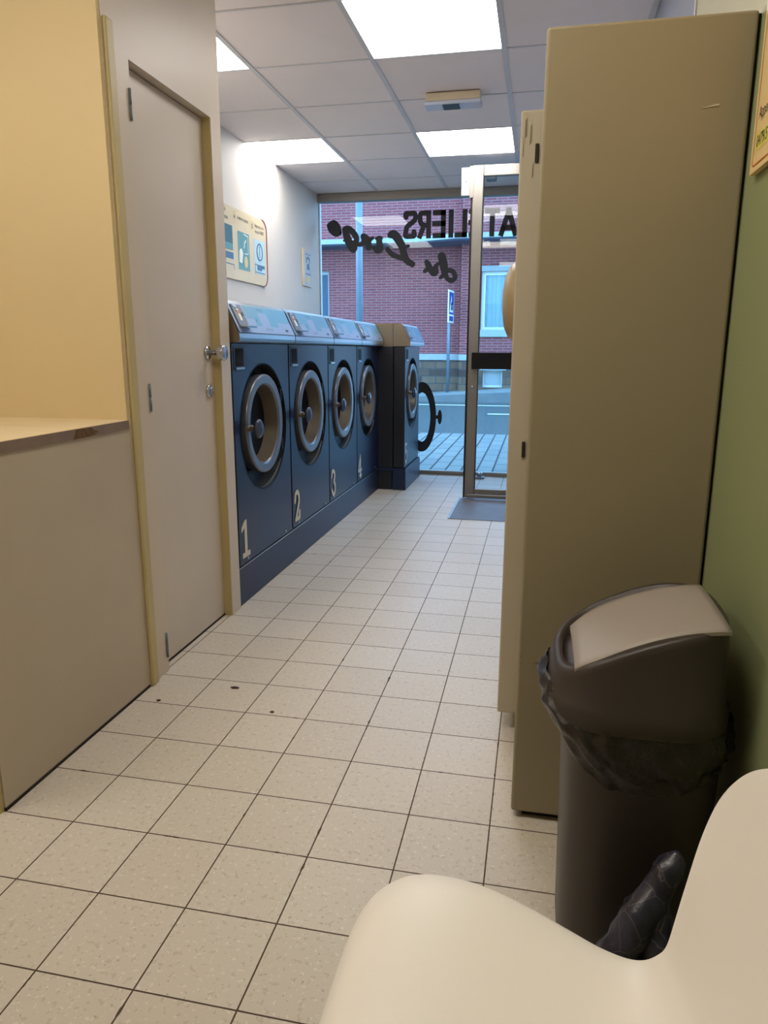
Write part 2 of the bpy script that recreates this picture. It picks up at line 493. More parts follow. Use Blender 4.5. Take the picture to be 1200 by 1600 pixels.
# front window : frame, pane, header
win = bpy.data.objects.new('window_1', None); COL.objects.link(win); win['kind'] = 'structure'
bm = bmesh.new()
box(bm, XL, XR+.03, FY-.05, FY+.03, 2.408, 2.477, .004)
box(bm, XL, XR+.03, FY-.052, FY-.045, 2.440, 2.444)
obj('window_header', bm, M['alu_h'], win)
bm = bmesh.new(); box(bm, XL, XR+.03, FY-.03, FY+.03, 0, .036, .004); obj('window_sill', bm, M['alu_h'], win)
bm = bmesh.new()
box(bm, XL, XL+.006, FY-.01, FY+.02, .036, 2.408); box(bm, XR, XR+.03, FY-.02, FY+.03, .036, 2.408)
obj('window_frame', bm, M['alu'], win)
bm = bmesh.new(); box(bm, XL+.006, XR, FY-.002, FY+.002, .036, 2.408); obj('window_pane', bm, M['glass'], win)
bm = bmesh.new(); box(bm, -2.5, 1.9, FY+.031, FY+.05, 2.44, 3.2)
struct(obj('wall_front', bm, M['white_wall']))
bm = bmesh.new(); box(bm, -2.5, XL-.001, FY+.051, FY+.07, -.1, 3.2); box(bm, XR+.031, 1.9, FY+.051, FY+.07, -.1, 3.2)
struct(obj('wall_front_pier', bm, M['white_wall']))

# ------------------------------------------------------------------ closet door
bm = bmesh.new(); box(bm, XC-.075, XC-.035, DY0+.012, DY1-.004, .008, DZ-.004, .002)
d1 = struct(obj('door_1', bm, M['door_paint']))
bm = bmesh.new()
box(bm, XC-.085, XC-.002, DY1-.0035, DY1-.0005, 0, DZ)
struct(obj('trim_4', bm, M['batten']))
for z in (1.855, .975, .10):
    bm = bmesh.new()
    cyl(bm, (XC+.003, DY0-.008, z-.045), (XC+.003, DY0-.008, z-.001), .004, 12)
    cyl(bm, (XC+.003, DY0-.008, z+.001), (XC+.003, DY0-.008, z+.045), .004, 12)
    box(bm, XC-.034, XC-.006, DY0+.0005, DY0+.003, z-.044, z+.044)
    obj('hinge', bm, M['galv'], d1)
bm = bmesh.new()
lathe(bm, [(0, .0), (.026, .0), (.026, .008), (.0, .008)], (XC-.035, 1.745, 1.118), 'x', 32)
kb = obj('door_knob', bm, M['chrome'], d1)
bm = bmesh.new(); lathe(bm, [(.010, .008), (.010, .05), (.028, .052), (.030, .056), (.030, .074), (.028, .077), (0, .077)], (XC-.035, 1.745, 1.118), 'x', 32)
obj('knob_grip', bm, M['chrome'], kb)
bm = bmesh.new(); lathe(bm, [(.0, 0), (.026, 0), (.026, .006), (.022, .009), (.0, .009)], (XC-.035, 1.745, .968), 'x', 32)
lk = obj('lock_rose', bm, M['chrome'], d1)
bm = bmesh.new(); box(bm, XC-.03, XC-.021, 1.740, 1.750, .953, .975, .002); cyl(bm, (XC-.03, 1.745, .976), (XC-.0205, 1.745, .976), .009, 16)
obj('keyhole', bm, M['steel'], lk)
struct(obx('door_foot_shade', (XC-.06, XC-.034, DY0, DY1, 0, .007), M['shadow_gap']))  # dark strip painting the shade in the gap under the door

# counter top (wood laminate board sitting on the low wall)
t = thing('counter_top', 'pale wood laminate counter board with chipped front edge on the low beige wall', 'counter', (-1.1, .75, .885))
bm = bmesh.new(); box(bm, -2.28, XC+.002, .36, 1.084, .885, .914); obj('board', bm, M['woodtop'], t)
bm = bmesh.new(); box(bm, XC+.002, XC+.0045, .36, 1.084, .886, .913); obj('edge_strip', bm, M['woodedge'], t)
bm = bmesh.new()
prism(bm, [(.80, .886), (.815, .9115), (.84, .912), (.865, .911), (.885, .912), (.90, .902), (.92, .898), (.905, .890), (.87, .886)], 'x', XC+.0046, XC+.0056)
obj('chip', bm, M['chipboard'], t)

# ------------------------------------------------------------------ ceiling lights
LAB = {(4, 8): 'large square bright ceiling light panel at the top middle of the photo, nearest the viewer',
       (2, 8): 'bright ceiling light panel mostly hidden behind the beige closet wall at upper left',
       (2, 11): 'bright ceiling light panel against the white left wall above the washing machines',
       (4, 11): 'bright ceiling light panel near the shop window, right behind the small emergency lamp',
       (2, 4): 'warm ceiling light panel above the pale wood counter, out of the photo',
       (4, 4): 'warm ceiling light panel above the white chair, out of the photo'}
for (i, j), kind in LIGHTS.items():
    x0, x1, y0, y1 = XS[i], XS[i+1], YS[j], YS[j+1]
    if (i, j) == (2, 11): x0 = XL+.004
    t = thing('ceiling_light', LAB[(i, j)], 'ceiling light', ((x0+x1)/2, (y0+y1)/2, H), 'square ceiling light panels')
    bm = bmesh.new(); box(bm, x0+.014, x1-.014, y0+.008, y1-.008, H+.004, H+.012)
    obj('diffuser', bm, M['led'] if kind == 'cool' else M['led_warm'], t)
    bm = bmesh.new()
    box(bm, x0+.012, x1-.012, y0+.005, y1-.005, H+.013, H+.03)
    obj('frame', bm, M['panel_frame'], t)

t = thing('ceiling_lamp', 'small emergency lamp with beige base and bluish clear cover on the ceiling', 'lamp', (.345, 3.29, H))
bm = bmesh.new(); box(bm, .20, .492, 3.24, 3.335, H-.042, H-.001, .004); obj('base', bm, M['emerg_base'], t)
bm = bmesh.new(); box(bm, .192, .498, 3.232, 3.343, H-.062, H-.043, .006); dfu = obj('cover', bm, M['emerg'], t)
bm = bmesh.new(); box(bm, .29, .38, 3.24, 3.33, H-.064, H-.0625); obj('battery_label', bm, M['mark_dark'], dfu)
bm = bmesh.new(); box(bm, .40, .48, 4.98, 5.06, H-.075, H, .008)
tag(obj('ceiling_sensor', bm, M['galv']), 'small grey sensor box on the ceiling seen through the glass entrance door', 'sensor')

# ------------------------------------------------------------------ washing machines
MW = .714
def header_profile(a, b):
    # (x, z) outline of the sloped control head between x = a (back) and the lip
    if b is None:
        return [(a, 1.160), (.030, 1.160), (.040, 1.166), (.042, 1.178), (.040, 1.196), (-.018, 1.322), (-.030, 1.333), (a, 1.338)]
    return [(a, 1.160), (b, 1.160), (b, 1.3375), (a, 1.3385)]
def slope(v):       # point on the sloping face, v 0 bottom .. 1 top
    x0, z0, x1, z1 = .0412, 1.197, -.0175, 1.3215
    return x0+(x1-x0)*v+.0012, z0+(z1-z0)*v+.0006
def slope_quad(bm, pts, lift=0.):
    vs = []
    for (u, v) in pts:
        x, z = slope(v); vs.append(bm.verts.new((R.x+x+lift, R.y+u, z+lift*.45)))
    bm.faces.new(vs)
CY, CZ = .343, .790      # porthole centre
def make_machine(loc, label):
    global R
    t = thing('washing_machine', label, 'washing machine', loc, 'numbered washing machines'); R = Vector(loc)
    X, Y = R.x, R.y
    bm = bmesh.new(); box(bm, X-.66, X-.098, Y+.002, Y+MW-.002, .178, 1.160, .004); obj('cabinet', bm, M['navy_dark'], t)
    bm = bmesh.new()                                    # front shell with a round opening
    n = 72; rr = .292; c = Vector((X, Y+.357, .774))
    out = []
    for i in range(n):
        a = 2*PI*i/n; dx, dz = math.cos(a), math.sin(a)
        # rectangle hit
        tx = ((MW-.006-.357) if dx > 0 else (.357-.006))/max(abs(dx), 1e-6)
        tz = ((1.156-.774) if dz > 0 else (.774-.186))/max(abs(dz), 1e-6)
        k = min(tx, tz); out.append((c.y+dx*k, c.z+dz*k))
    corners = [(Y+.006, .186), (Y+MW-.006, .186), (Y+MW-.006, 1.156), (Y+.006, 1.156)]
    inn = [(c.y+rr*math.cos(2*PI*i/n), c.z+rr*math.sin(2*PI*i/n)) for i in range(n)]
    for cn in corners:
        k = min(range(n), key=lambda i: (out[i][0]-cn[0])**2+(out[i][1]-cn[1])**2); out[k] = cn
    vo = [bm.verts.new((X, *p)) for p in out]; vi = [bm.verts.new((X, *p)) for p in inn]
    vb = [bm.verts.new((X-.09, *p)) for p in out]
    for i in range(n):
        k = (i+1) % n
        bm.faces.new((vo[i], vo[k], vi[k], vi[i])); bm.faces.new((vo[i], vb[i], vb[k], vo[k])).material_index = 1  # side faces take the dark colour to paint them as unlit
    fp = obj('front_panel', bm, [M['navy'], M['navy_dark']], t)
    bm = bmesh.new()                                    # recessed dish
    lathe(bm, [(.296, .0015), (.292, .002), (.288, -.004), (.280, -.045), (.262, -.062), (.0, -.063)], (X, Y+.357, .774), 'x', 72)
    obj('porthole_recess', bm, M['recess'], t, recalc=False)
    bm = bmesh.new()                                    # partial steel lip shaped as the bright reflection low in the dish
    pts = []
    for i in range(25):
        a = -PI*.62+i/24*PI*.40
        w = .014*math.sin(PI*i/24)**.7+.001
        pts.append((a, w))
    prev = None
    for a, w in pts:
        p = [(X-.004, .287), (X-.03-w*.5, .287-w*.3), (X-.05, .281-w*.1)]
        row = [bm.verts.new((q[0], Y+.357+q[1]*math.cos(a), .774+q[1]*math.sin(a))) for q in p]
        if prev:
            for i in range(2): bm.faces.new((prev[i], prev[i+1], row[i+1], row[i])).smooth = True
        prev = row
    obj('recess_lip_glint', bm, M['steel'], t)
    bm = bmesh.new()                                    # door ring
    for pr in ([(.216, -.060), (.227, -.03), (.230, .004)], [(.230, .004), (.229, .009), (.225, .0125), (.221, .0135)], [(.221, .0135), (.190, .0115)], [(.190, .0115), (.185, .008), (.181, .002)]):
        lathe(bm, pr, (X, Y+CY, CZ), 'x', 80)
    dr = obj('door_ring', bm, M['ring'], t, recalc=False)
    bm = bmesh.new(); lathe(bm, [(.181, .002), (.174, -.04), (.158, -.105)], (X, Y+CY, CZ), 'x', 72)
    obj('funnel', bm, M['cone'], dr, recalc=False)
    bm = bmesh.new()
    lathe(bm, [(.158, -.105), (.154, -.103), (.150, -.112), (.120, -.135), (.07, -.15), (.0, -.155)], (X, Y+CY, CZ), 'x', 64)
    gl = obj('door_glass', bm, M['dark_glass'], dr, recalc=False)
    bm = bmesh.new()
    lathe(bm, [(.154, -.100), (.158, -.095), (.161, -.098)], (X, Y+CY, CZ), 'x', 64)
    lathe(bm, [(.118, -.128), (.121, -.125), (.124, -.127)], (X, Y+CY, CZ), 'x', 64)
    obj('glass_rim', bm, M['drum'], dr, recalc=False)
    bm = bmesh.new()
    cyl(bm, (X+.012, Y+.140, .788), (X+.045, Y+.140, .788), .012, 20, .010)
    cyl(bm, (X-.002, Y+.118, .788), (X+.014, Y+.160, .788), .016, 16)
    hs = obj('handle_stem', bm, M['cone'], t)
    bm = bmesh.new(); ball(bm, (X+.056, Y+.140, .788), (.018, .043, .043)); obj('handle_knob', bm, M['knob'], hs)
    for dz in (.12, -.12):
        bm = bmesh.new(); box(bm, X-.005, X+.008, Y+CY+.216, Y+CY+.240, CZ+dz-.03, CZ+dz+.03, .004); obj('door_hinge', bm, M['recess'], t)
    # smoked display top left, with a bright lower edge
    bm = bmesh.new(); box(bm, X-.001, X+.002, Y+.022, Y+.140, 1.045, 1.146); vf = obj('vent_frame', bm, M['navy_dark'], t)
    bm = bmesh.new(); box(bm, X+.0022, X+.004, Y+.040, Y+.122, 1.062, 1.136); obj('display_window', bm, M['display'], vf)
    bm = bmesh.new(); box(bm, X+.0022, X+.008, Y+.036, Y+.126, 1.047, 1.056, .001); obj('display_edge', bm, M['steel'], vf)
    # screws on the lower edge
    for yy in (.09, .60):
        bm = bmesh.new(); cyl(bm, (X, Y+yy, .203), (X+.005, Y+yy, .203), .006, 10); obj('foot_screw', bm, M['steel'], t)
    # control head
    bm = bmesh.new()
    prism(bm, [(X+x, z) for x, z in header_profile(-.096, None)], 'y', Y+.002, Y+MW-.002)
    for f in bm.faces: f.smooth = False
    hd = obj('control_head', bm, M['steel'], t)
    bm = bmesh.new(); prism(bm, [(X+x, z) for x, z in header_profile(-.66, -.100)], 'y', Y+.002, Y+MW-.002)
    obj('head_cover', bm, M['steel_side'], t)
    bm = bmesh.new(); prism(bm, [(X+x, z) for x, z in header_profile(-.094, None)], 'y', Y+.0008, Y+.0018)
    obj('head_end_plate', bm, M['steel_side'], hd)
    bm = bmesh.new(); slope_quad(bm, [(.008, .03), (MW-.008, .03), (MW-.008, .97), (.008, .97)], .0005)
    fc = obj('fascia', bm, M['header_cyan'], hd)
    bm = bmesh.new()
    W = MW-.01
    def q(a, b, v0, v1, lf=.0009): slope_quad(bm, [(a*W+.004, v0), (b*W+.004, v0), (b*W+.004, v1), (a*W+.004, v1)], lf)
    q(.0, 1.0, .03, .29); q(.215, .335, .29, .52); q(.43, .585, .29, .76); q(.735, 1.0, .29, .47); q(.0, .215, .29, .98)
    obj('fascia_print', bm, M['header_pale'], hd)
    marks = [(.47+k*.035, .476+k*.035, .13, .22) for k in range(4)]+[(.44+k*.03, .446+k*.03, .83, .90) for k in range(4)]+[(.835, .89, .14, .22), (.36, .368, .42, .52)]
    for mk in marks:
        bm = bmesh.new(); q(*mk, .0014); obj('fascia_mark', bm, M['mark_dark'], hd)
    bm = bmesh.new()                                    # coin unit
    q(.035, .175, .20, .93, .006); b2 = bm
    geo = bmesh.ops.extrude_face_region(bm, geom=bm.faces[:])
    bmesh.ops.translate(bm, verts=[v for v in geo['geom'] if isinstance(v, bmesh.types.BMVert)], vec=(-.0075, 0, -.003))
    cu = obj('coin_unit', bm, M['coin'], hd)
    bm = bmesh.new(); q(.045, .10, .83, .92, .0085); obj('coin_chute', bm, M['header_pale'], hd)
    bm = bmesh.new(); q(.075, .112, .40, .78, .0072); obj('coin_label', bm, M['poster_white'], hd)
    bm = bmesh.new(); q(.08, .112, .62, .74, .0080); obj('coin_mark', bm, M['copper'], hd)
    bm = bmesh.new(); q(.135, .16, .56, .68, .0080); obj('coin_slot', bm, M['slot_dark'], hd)
    bm = bmesh.new()
    x, z = slope(.20)
    prism(bm, [(X+x, z+.004), (X+x+.030, z-.001), (X+x+.032, z+.006), (X+x+.002, z+.010)], 'y', Y+.035, Y+.145)
    obj('coin_tray', bm, M['chrome'], hd)
    return t
PITCH = .7205; MY = 1.908; MX = -.395
m1 = make_machine((MX, MY, 0), 'dark navy washing machine with a cream number 1, beside the closet door')
m2 = dup(m1, (MX, MY+PITCH, 0), 'dark navy washing machine with a cream number 2, second from the closet')
m3 = dup(m1, (MX, MY+2*PITCH, 0), 'dark navy washing machine with a cream number 3, between numbers 2 and 4')
m4 = dup(m1, (MX, MY+3*PITCH, 0), 'dark navy washing machine with a cream number 4, last before the forward one')
m5 = dup(m1, (-.18, 4.792, 0), 'dark navy washing machine with a cream number 5, standing forward beside the shop window')
def numeral(k, root):
    bm = bmesh.new(); L = root.location
    y0, z0, w, h = L.y+.030, .212, .092, .172; px = L.x+.0012
    if k == 1:
        pts = [(.0, .84), (.42, 1), (.66, 1), (.66, .14), (1, .14), (1, 0), (.06, 0), (.06, .14), (.36, .14), (.36, .80), (.0, .70)]
        bm.faces.new([bm.verts.new((px, y0+a*w, z0+b*h)) for a, b in pts])
    else:
        st = {2: [[(.10, .66), (.14, .84), (.35, .94), (.62, .92), (.78, .76), (.72, .56), (.45, .34), (.16, .10)], [(.14, .075), (.92, .075)], [(.90, .10), (.92, .27)]],
              3: [[(.10, .74), (.18, .90), (.45, .94), (.76, .84), (.76, .64), (.52, .53), (.80, .42), (.84, .22), (.60, .07), (.28, .07), (.08, .24)]],
              4: [[(.64, .92), (.06, .32)], [(.04, .29), (.96, .29)], [(.66, .90), (.66, .08)], [(.44, .055), (.90, .055)]],
              5: [[(.86, .93), (.24, .93)], [(.22, .92), (.16, .52)], [(.16, .52), (.45, .62), (.76, .54), (.86, .32), (.72, .12), (.42, .06), (.10, .16)]]}[k]
        for s in st:
            P = [(y0+a*w, z0+b*h) for a, b in (smooth_pts(s, 4) if len(s) > 2 else s)]
            ribbon(bm, P, .0245, 'x', px)
    obj('number_decal', bm, M['number'], root, recalc=False)
for k, m in enumerate((m1, m2, m3, m4, m5)): numeral(k+1, m)

bm = bmesh.new(); box(bm, MX-.66, MX-.004, MY-.003, MY+4*PITCH-.003, 0, .172, .003)
pl = thing('machine_plinth', 'long navy plinth running under washing machines 1 to 4', 'plinth', (MX-.3, MY+1.4, 0))
obj('plinth_body', bm, M['plinth'], pl)
bm = bmesh.new(); box(bm, MX-.62, MX-.001, MY-.002, MY+4*PITCH-.004, .1725, .1775); obj('plinth_rail', bm, M['steel'], pl)
pl = thing('machine_plinth', 'short dark plinth under washing machine 5 by the shop window', 'plinth', (-.5, 5.15, 0))
bm = bmesh.new(); box(bm, -.275, -.165, 4.78, 5.52, 0, .160, .003); obj('plinth_body', bm, M['plinth'], pl)
bm = bmesh.new(); box(bm, -.84, -.283, 4.795, 5.50, 0, .160, .003); obj('plinth_rear', bm, M['navy_dark'], pl)
bm = bmesh.new(); box(bm, -.83, -.168, 4.788, 5.515, .1605, .1775); obj('plinth_rail', bm, M['plinth'], pl)

# ------------------------------------------------------------------ wall posters
XP = XL
t = thing('instruction_board', 'cream instruction board with a red rounded edge and pictures on the left wall', 'poster', (XP, 3.65, 1.8))
def rrect(y0, y1, z0, z1, r, left=False, k=8):
    pts = [(y0, z0)] if not left else []
    for cx, cz, a0 in ((y1-r, z0+r, -PI/2), (y1-r, z1-r, 0)):
        for i in range(k+1): a = a0+i/k*PI/2; pts.append((cx+r*math.cos(a), cz+r*math.sin(a)))
    pts.append((y0, z1)); return pts
bm = bmesh.new(); prism(bm, rrect(2.90, 4.262, 1.582, 2.028, .075), 'x', XP+.001, XP+.014)
bd = obj('board', bm, M['poster'], t)
bm = bmesh.new()
o1 = rrect(2.9, 4.274, 1.576, 2.034, .082); 
ed = o1[1:-1]
for i in range(len(ed)-1):
    (a, b), (c, d) = ed[i], ed[i+1]
    vs = [bm.verts.new((x, *p)) for x in (XP+.002, XP+.017) for p in ((a, b), (c, d))]
    bm.faces.new((vs[0], vs[1], vs[3], vs[2]))
    ia, ic = rrect(2.9, 4.262, 1.582, 2.028, .075)[1:-1][i], rrect(2.9, 4.262, 1.582, 2.028, .075)[1:-1][i+1]
    bm.faces.new([bm.verts.new((XP+.017, *p)) for p in ((a, b), (c, d), ic, ia)])
obj('red_edge', bm, M['poster_red'], t)
px = XP+.0150
def flat(name, rects, mat, par, x=px):
    bm = bmesh.new()
    for y0, y1, z0, z1 in rects: bm.faces.new([bm.verts.new((x, y, z)) for y, z in ((y0, z0), (y1, z0), (y1, z1), (y0, z1))])
    return obj(name, bm, mat, par, recalc=False)
pic = flat('coin_picture', [(3.74, 3.935, 1.655, 1.895)], M['poster_teal'], t)
flat('drum_picture', [(3.46, 3.655, 1.79, 1.91)], M['poster_dteal'], t)
flat('drum_base', [(3.46, 3.655, 1.76, 1.80)], M['poster_teal'], t, px+.0003)
pb = flat('start_picture', [(4.02, 4.22, 1.655, 1.885)], M['poster_blue'], t)
bm = bmesh.new()
def lines(bm, P, w, x): ribbon(bm, P, w, 'x', x, n=8)
lines(bm, [(4.12+.05*math.cos(a*PI/12), 1.805+.055*math.sin(a*PI/12)) for a in range(25)], .008, px+.0006)
lines(bm, [(4.12, 1.77), (4.12, 1.84)], .010, px+.0006)
lines(bm, [(4.03, 1.715), (4.21, 1.715)], .006, px+.0006); lines(bm, [(4.035, 1.665), (4.21, 1.665)], .006, px+.0006)
lines(bm, [(4.035, 1.725), (4.035, 1.65)], .006, px+.0006)
for y0, y1, z0, z1 in ((4.07, 4.16, 1.68, 1.715), (4.16, 4.21, 1.695, 1.715)):
    bm.faces.new([bm.verts.new((px+.0006, y, z)) for y, z in ((y0, z0), (y1, z0), (y1, z1), (y0, z1))])
obj('start_symbol', bm, M['poster_navy'], t, recalc=False)
bm = bmesh.new()
lines(bm, [(3.84, 1.885), (3.91, 1.878), (3.91, 1.765), (3.85, 1.762)], .006, px+.0006)
lines(bm, [(3.875, 1.85), (3.85, 1.83), (3.84, 1.80)], .010, px+.0006)
bm.faces.new([bm.verts.new((px+.0006, y, z)) for y, z in ((3.755, 1.70), (3.80, 1.695), (3.82, 1.76), (3.80, 1.79), (3.775, 1.785), (3.757, 1.77))])
obj('hand_picture', bm, M['poster_white'], t, recalc=False)
bm = bmesh.new(); bm.faces.new([bm.verts.new((px+.0008, 3.868+.03*math.cos(a*PI/12), 1.71+.038*math.sin(a*PI/12))) for a in range(24)])
obj('coin', bm, M['poster_coin'], t, recalc=False)
flat('panel_picture', [(3.46, 3.66, 1.705, 1.745), (3.46, 3.54, 1.69, 1.72)], M['poster_navy'], t)
bm = bmesh.new(); lines(bm, [(3.46, 1.672), (3.665, 1.672), (3.665, 1.64)], .005, px+.0003); obj('panel_outline', bm, M['poster_navy'], t, recalc=False)
bm = bmesh.new(); U, V = (0, 1, 0), (0, 0, 1)
for txt, sz, y, z in (('4', .045, 3.685, 1.960), ('Insérer le jeton', .034, 3.745, 1.966), ('5', .045, 3.985, 1.945), ('Appuyez sur le', .032, 4.045, 1.965), ('bouton START', .032, 4.045, 1.927),
                      ('de la', .036, 3.50, 1.985), ('somme', .036, 3.50, 1.940)):
    text_on(bm, txt, sz, (px+.0006, y, z), U, V, sx=.86 if sz < .04 else 1)
obj('instruction_text', bm, M['ink'], t, recalc=False)
bm = bmesh.new()
for cy, cz in ((3.697, 1.975), (3.997, 1.96)):
    lines(bm, [(cy+.024*math.cos(a*PI/10), cz+.034*math.sin(a*PI/10)) for a in range(21)], .003, px+.0005)
obj('number_ring', bm, M['poster_coin'], t, recalc=False)

t = thing('wall_notice', 'small pale framed notice with a blue symbol on the left wall by the window', 'notice', (XP, 5.23, 1.81))
bm = bmesh.new(); box(bm, XP+.001, XP+.012, 5.118, 5.345, 1.663, 1.965, .002); obj('frame', bm, M['emerg_base'], t)
bm = bmesh.new(); box(bm, XP+.0122, XP+.014, 5.15, 5.338, 1.675, 1.955); obj('sheet', bm, M['plexi'], t)
bm = bmesh.new(); xx = XP+.0146
lines(bm, [(5.20, 1.862), (5.205, 1.89), (5.245, 1.90), (5.285, 1.89), (5.29, 1.862)], .018, xx)
bm.faces.new([bm.verts.new((xx, y, z)) for y, z in ((5.205, 1.80), (5.29, 1.80), (5.275, 1.85), (5.22, 1.85))])
obj('telephone_symbol', bm, M['poster_navy'], t, recalc=False)
bm = bmesh.new(); lines(bm, [(5.17, 1.925), (5.32, 1.925)], .006, xx); lines(bm, [(5.18, 1.765), (5.31, 1.765)], .010, xx)
obj('notice_lines', bm, M['poster_navy'], t, recalc=False)
bm = bmesh.new(); bm.faces.new([bm.verts.new((xx, y, z)) for y, z in ((5.19, 1.70), (5.30, 1.70), (5.30, 1.74), (5.19, 1.74))]); obj('notice_stamp', bm, M['poster_coin'], t, recalc=False)

# right wall poster (text cut off by the frame)
t = thing('wall_poster', 'cream poster with orange border on the green wall at the right edge', 'poster', (XR, .35, 1.75))
bm = bmesh.new(); box(bm, XR-.012, XR-.001, -.12, .573, 1.444, 2.10, .001); obj('board', bm, M['poster_warm'], t)
bm = bmesh.new(); xx = XR-.0126
lines(bm, [(-.105, 1.455), (.546, 1.455), (.553, 1.457), (.556, 1.464), (.556, 2.085)], .0025, xx); obj('border_line', bm, M['poster_orange'], t, recalc=False)
flat('highlight', [(.36, .546, 1.478, 1.508)], M['poster_hl'], t, xx)
bm = bmesh.new()
text_on(bm, 'Appel', .029, (xx-.0004, .543, 1.531), (0, -1, 0), (0, 0, 1), sx=.8)
obj('poster_text', bm, M['ink'], t, recalc=False)
bm = bmesh.new()
text_on(bm, '0479/5', .029, (xx-.0004, .541, 1.484), (0, -1, 0), (0, 0, 1), sx=.8)
obj('poster_text', bm, M['ink'], t, recalc=False)

# ------------------------------------------------------------------ tall cabinets on the right
t = thing('tall_cabinet', 'tall plain beige metal cabinet against the green wall, behind the bin', 'cabinet', (1.03, .85, 0))
bm = bmesh.new(); box(bm, .848, 1.2315, .645, 1.04, .018, 1.746, .006, 3); cb = obj('body', bm, M['cabinet'], t)
bm = bmesh.new(); box(bm, .875, 1.215, .665, 1.03, 0, .0175); obj('foot', bm, M['shadow_gap'], t)
bm = bmesh.new(); box(bm, 1.2320, 1.2365, .655, 1.03, .018, 1.742); obj('wall_gap_shade', bm, M['shadow_gap'], t)  # dark sheet painting the shade between cabinet and wall
bm = bmesh.new(); prism(bm, [(1.145, 1.5835), (1.176, 1.587), (1.176, 1.590), (1.165, 1.5885)], 'y', .6438, .6449); obj('scratch', bm, M['scratch'], t)
bm = bmesh.new(); prism(bm, [(.885, .415), (.893, .419), (.903, .416), (.908, .412), (.897, .412)], 'y', .6438, .6449)
prism(bm, [(.8525, .429), (.857, .431), (.857, .425)], 'y', .6438, .6449); obj('scuff', bm, M['smear'], t)

t = thing('tall_cabinet', 'narrow pale cream cabinet with a round bulging door, showing left of the beige cabinet', 'cabinet', (1.0, 1.4, 0))
bm = bmesh.new(); box(bm, .790, 1.226, 1.06, 1.78, .060, 1.722, .005, 3); obj('body', bm, M['cabinet2'], t)
bm = bmesh.new(); box(bm, .845, 1.215, 1.12, 1.75, 0, .0595); obj('plinth', bm, M['cabinet2'], t)
bm = bmesh.new()
lathe(bm, [(.118, -.0), (.116, -.016), (.106, -.028), (.08, -.040), (.04, -.047), (0, -.049)], (.790, 1.42, 1.278), 'x', 56); obj('round_door', bm, M['tan'], t)
for z in (1.62, .862):
    bm = bmesh.new(); box(bm, .828, .8375, 1.0545, 1.0605, z-.022, z+.022, .002); obj('latch', bm, M['slot_dark'], t)
bm = bmesh.new()
for a, b, c, d in ((.80, .806, 1.655, 1.705), (.813, .818, 1.64, 1.69), (.822, .826, 1.56, 1.60), (.797, .799, 1.61, 1.66)):
    prism(bm, [(a, c), (b, c+.006), (b, d), (a+.001, d-.008)], 'y', 1.0588, 1.0597)
obj('smear', bm, M['smear'], t)

# ------------------------------------------------------------------ glass entrance door (standing open, square to the right wall)
DX0, DX1, DYY = .332, 1.225, 4.53
d2 = bpy.data.objects.new('door_2', None); COL.objects.link(d2); d2['kind'] = 'structure'; d2.location = (DX0, DYY, 0)
bm = bmesh.new(); box(bm, DX0+.012, DX0+.088, DYY, DYY+.045, .012, 2.405, .006, 3); obj('door_stile', bm, M['alu'], d2)
bm = bmesh.new(); box(bm, DX1-.078, DX1, DYY, DYY+.045, .012, 2.405, .006, 3); obj('door_stile', bm, M['alu'], d2)
bm = bmesh.new(); box(bm, DX0+.088, DX1-.078, DYY, DYY+.045, 2.33, 2.405, .006, 3); obj('door_rail', bm, M['alu_h'], d2)
bm = bmesh.new(); box(bm, DX0+.088, DX1-.078, DYY, DYY+.045, .040, .085, .005, 3); box(bm, DX0+.03, DX1, DYY-.006, DYY, .012, .040, .003); obj('door_rail', bm, M['alu_h'], d2)
bm = bmesh.new(); box(bm, DX0, DX0+.011, DYY+.004, DYY+.04, .012, 2.41); obj('door_seal', bm, M['shadow_gap'], d2)
bm = bmesh.new()
box(bm, DX0+.086, DX0+.092, DYY+.004, DYY+.041, .085, 2.33); box(bm, DX1-.082, DX1-.076, DYY+.004, DYY+.041, .085, 2.33)
obj('glazing_bead', bm, M['black'], d2)
bm = bmesh.new(); box(bm, DX0+.092, DX1-.082, DYY+.020, DYY+.025, .085, 2.33); obj('door_pane', bm, M['doorglass'], d2)
bm = bmesh.new(); box(bm, DX0+.045, DX1-.04, DYY-.075, DYY-.055, .995, 1.115, .004)
box(bm, DX0+.045, DX0+.075, DYY-.056, DYY, 1.0, 1.11); pbm = obj('push_bar', bm, M['black'], d2)
bm = bmesh.new(); lathe(bm, [(0, -.010), (.010, -.010), (.011, 0), (.012, 0)], (DX0+.052, DYY-.001, .862), 'y', 20); box(bm, DX0+.042, DX0+.062, DYY-.006, DYY, .815, .86, .004)
obj('lock_cylinder', bm, M['bright_plate'], d2)
bm = bmesh.new(); box(bm, .264, .322, DYY-.004, DYY+.001, 2.205, 2.39, .001); lp = obj('closer_plate', bm, M['bright_plate'], d2)
bm = bmesh.new(); box(bm, .322, DX0+.02, DYY-.002, DYY+.02, 2.19, 2.40, .002); obj('plate_flange', bm, M['alu'], lp)
for z in (2.30, 2.355):
    bm = bmesh.new(); cyl(bm, (.296, DYY-.008, z), (.296, DYY-.004, z), .006, 12); obj('screw', bm, M['galv'], lp)
bm = bmesh.new()
cyl(bm, (DX1-.02, DYY+.02, 0), (DX1-.02, DYY+.02, .013), .02, 16); cyl(bm, (DX1+.004, DYY+.02, .3), (DX1+.004, DYY+.02, .42), .012, 12); cyl(bm, (DX1+.004, DYY+.02, 2.0), (DX1+.004, DYY+.02, 2.12), .012, 12)
obj('door_pivot', bm, M['galv'], d2)

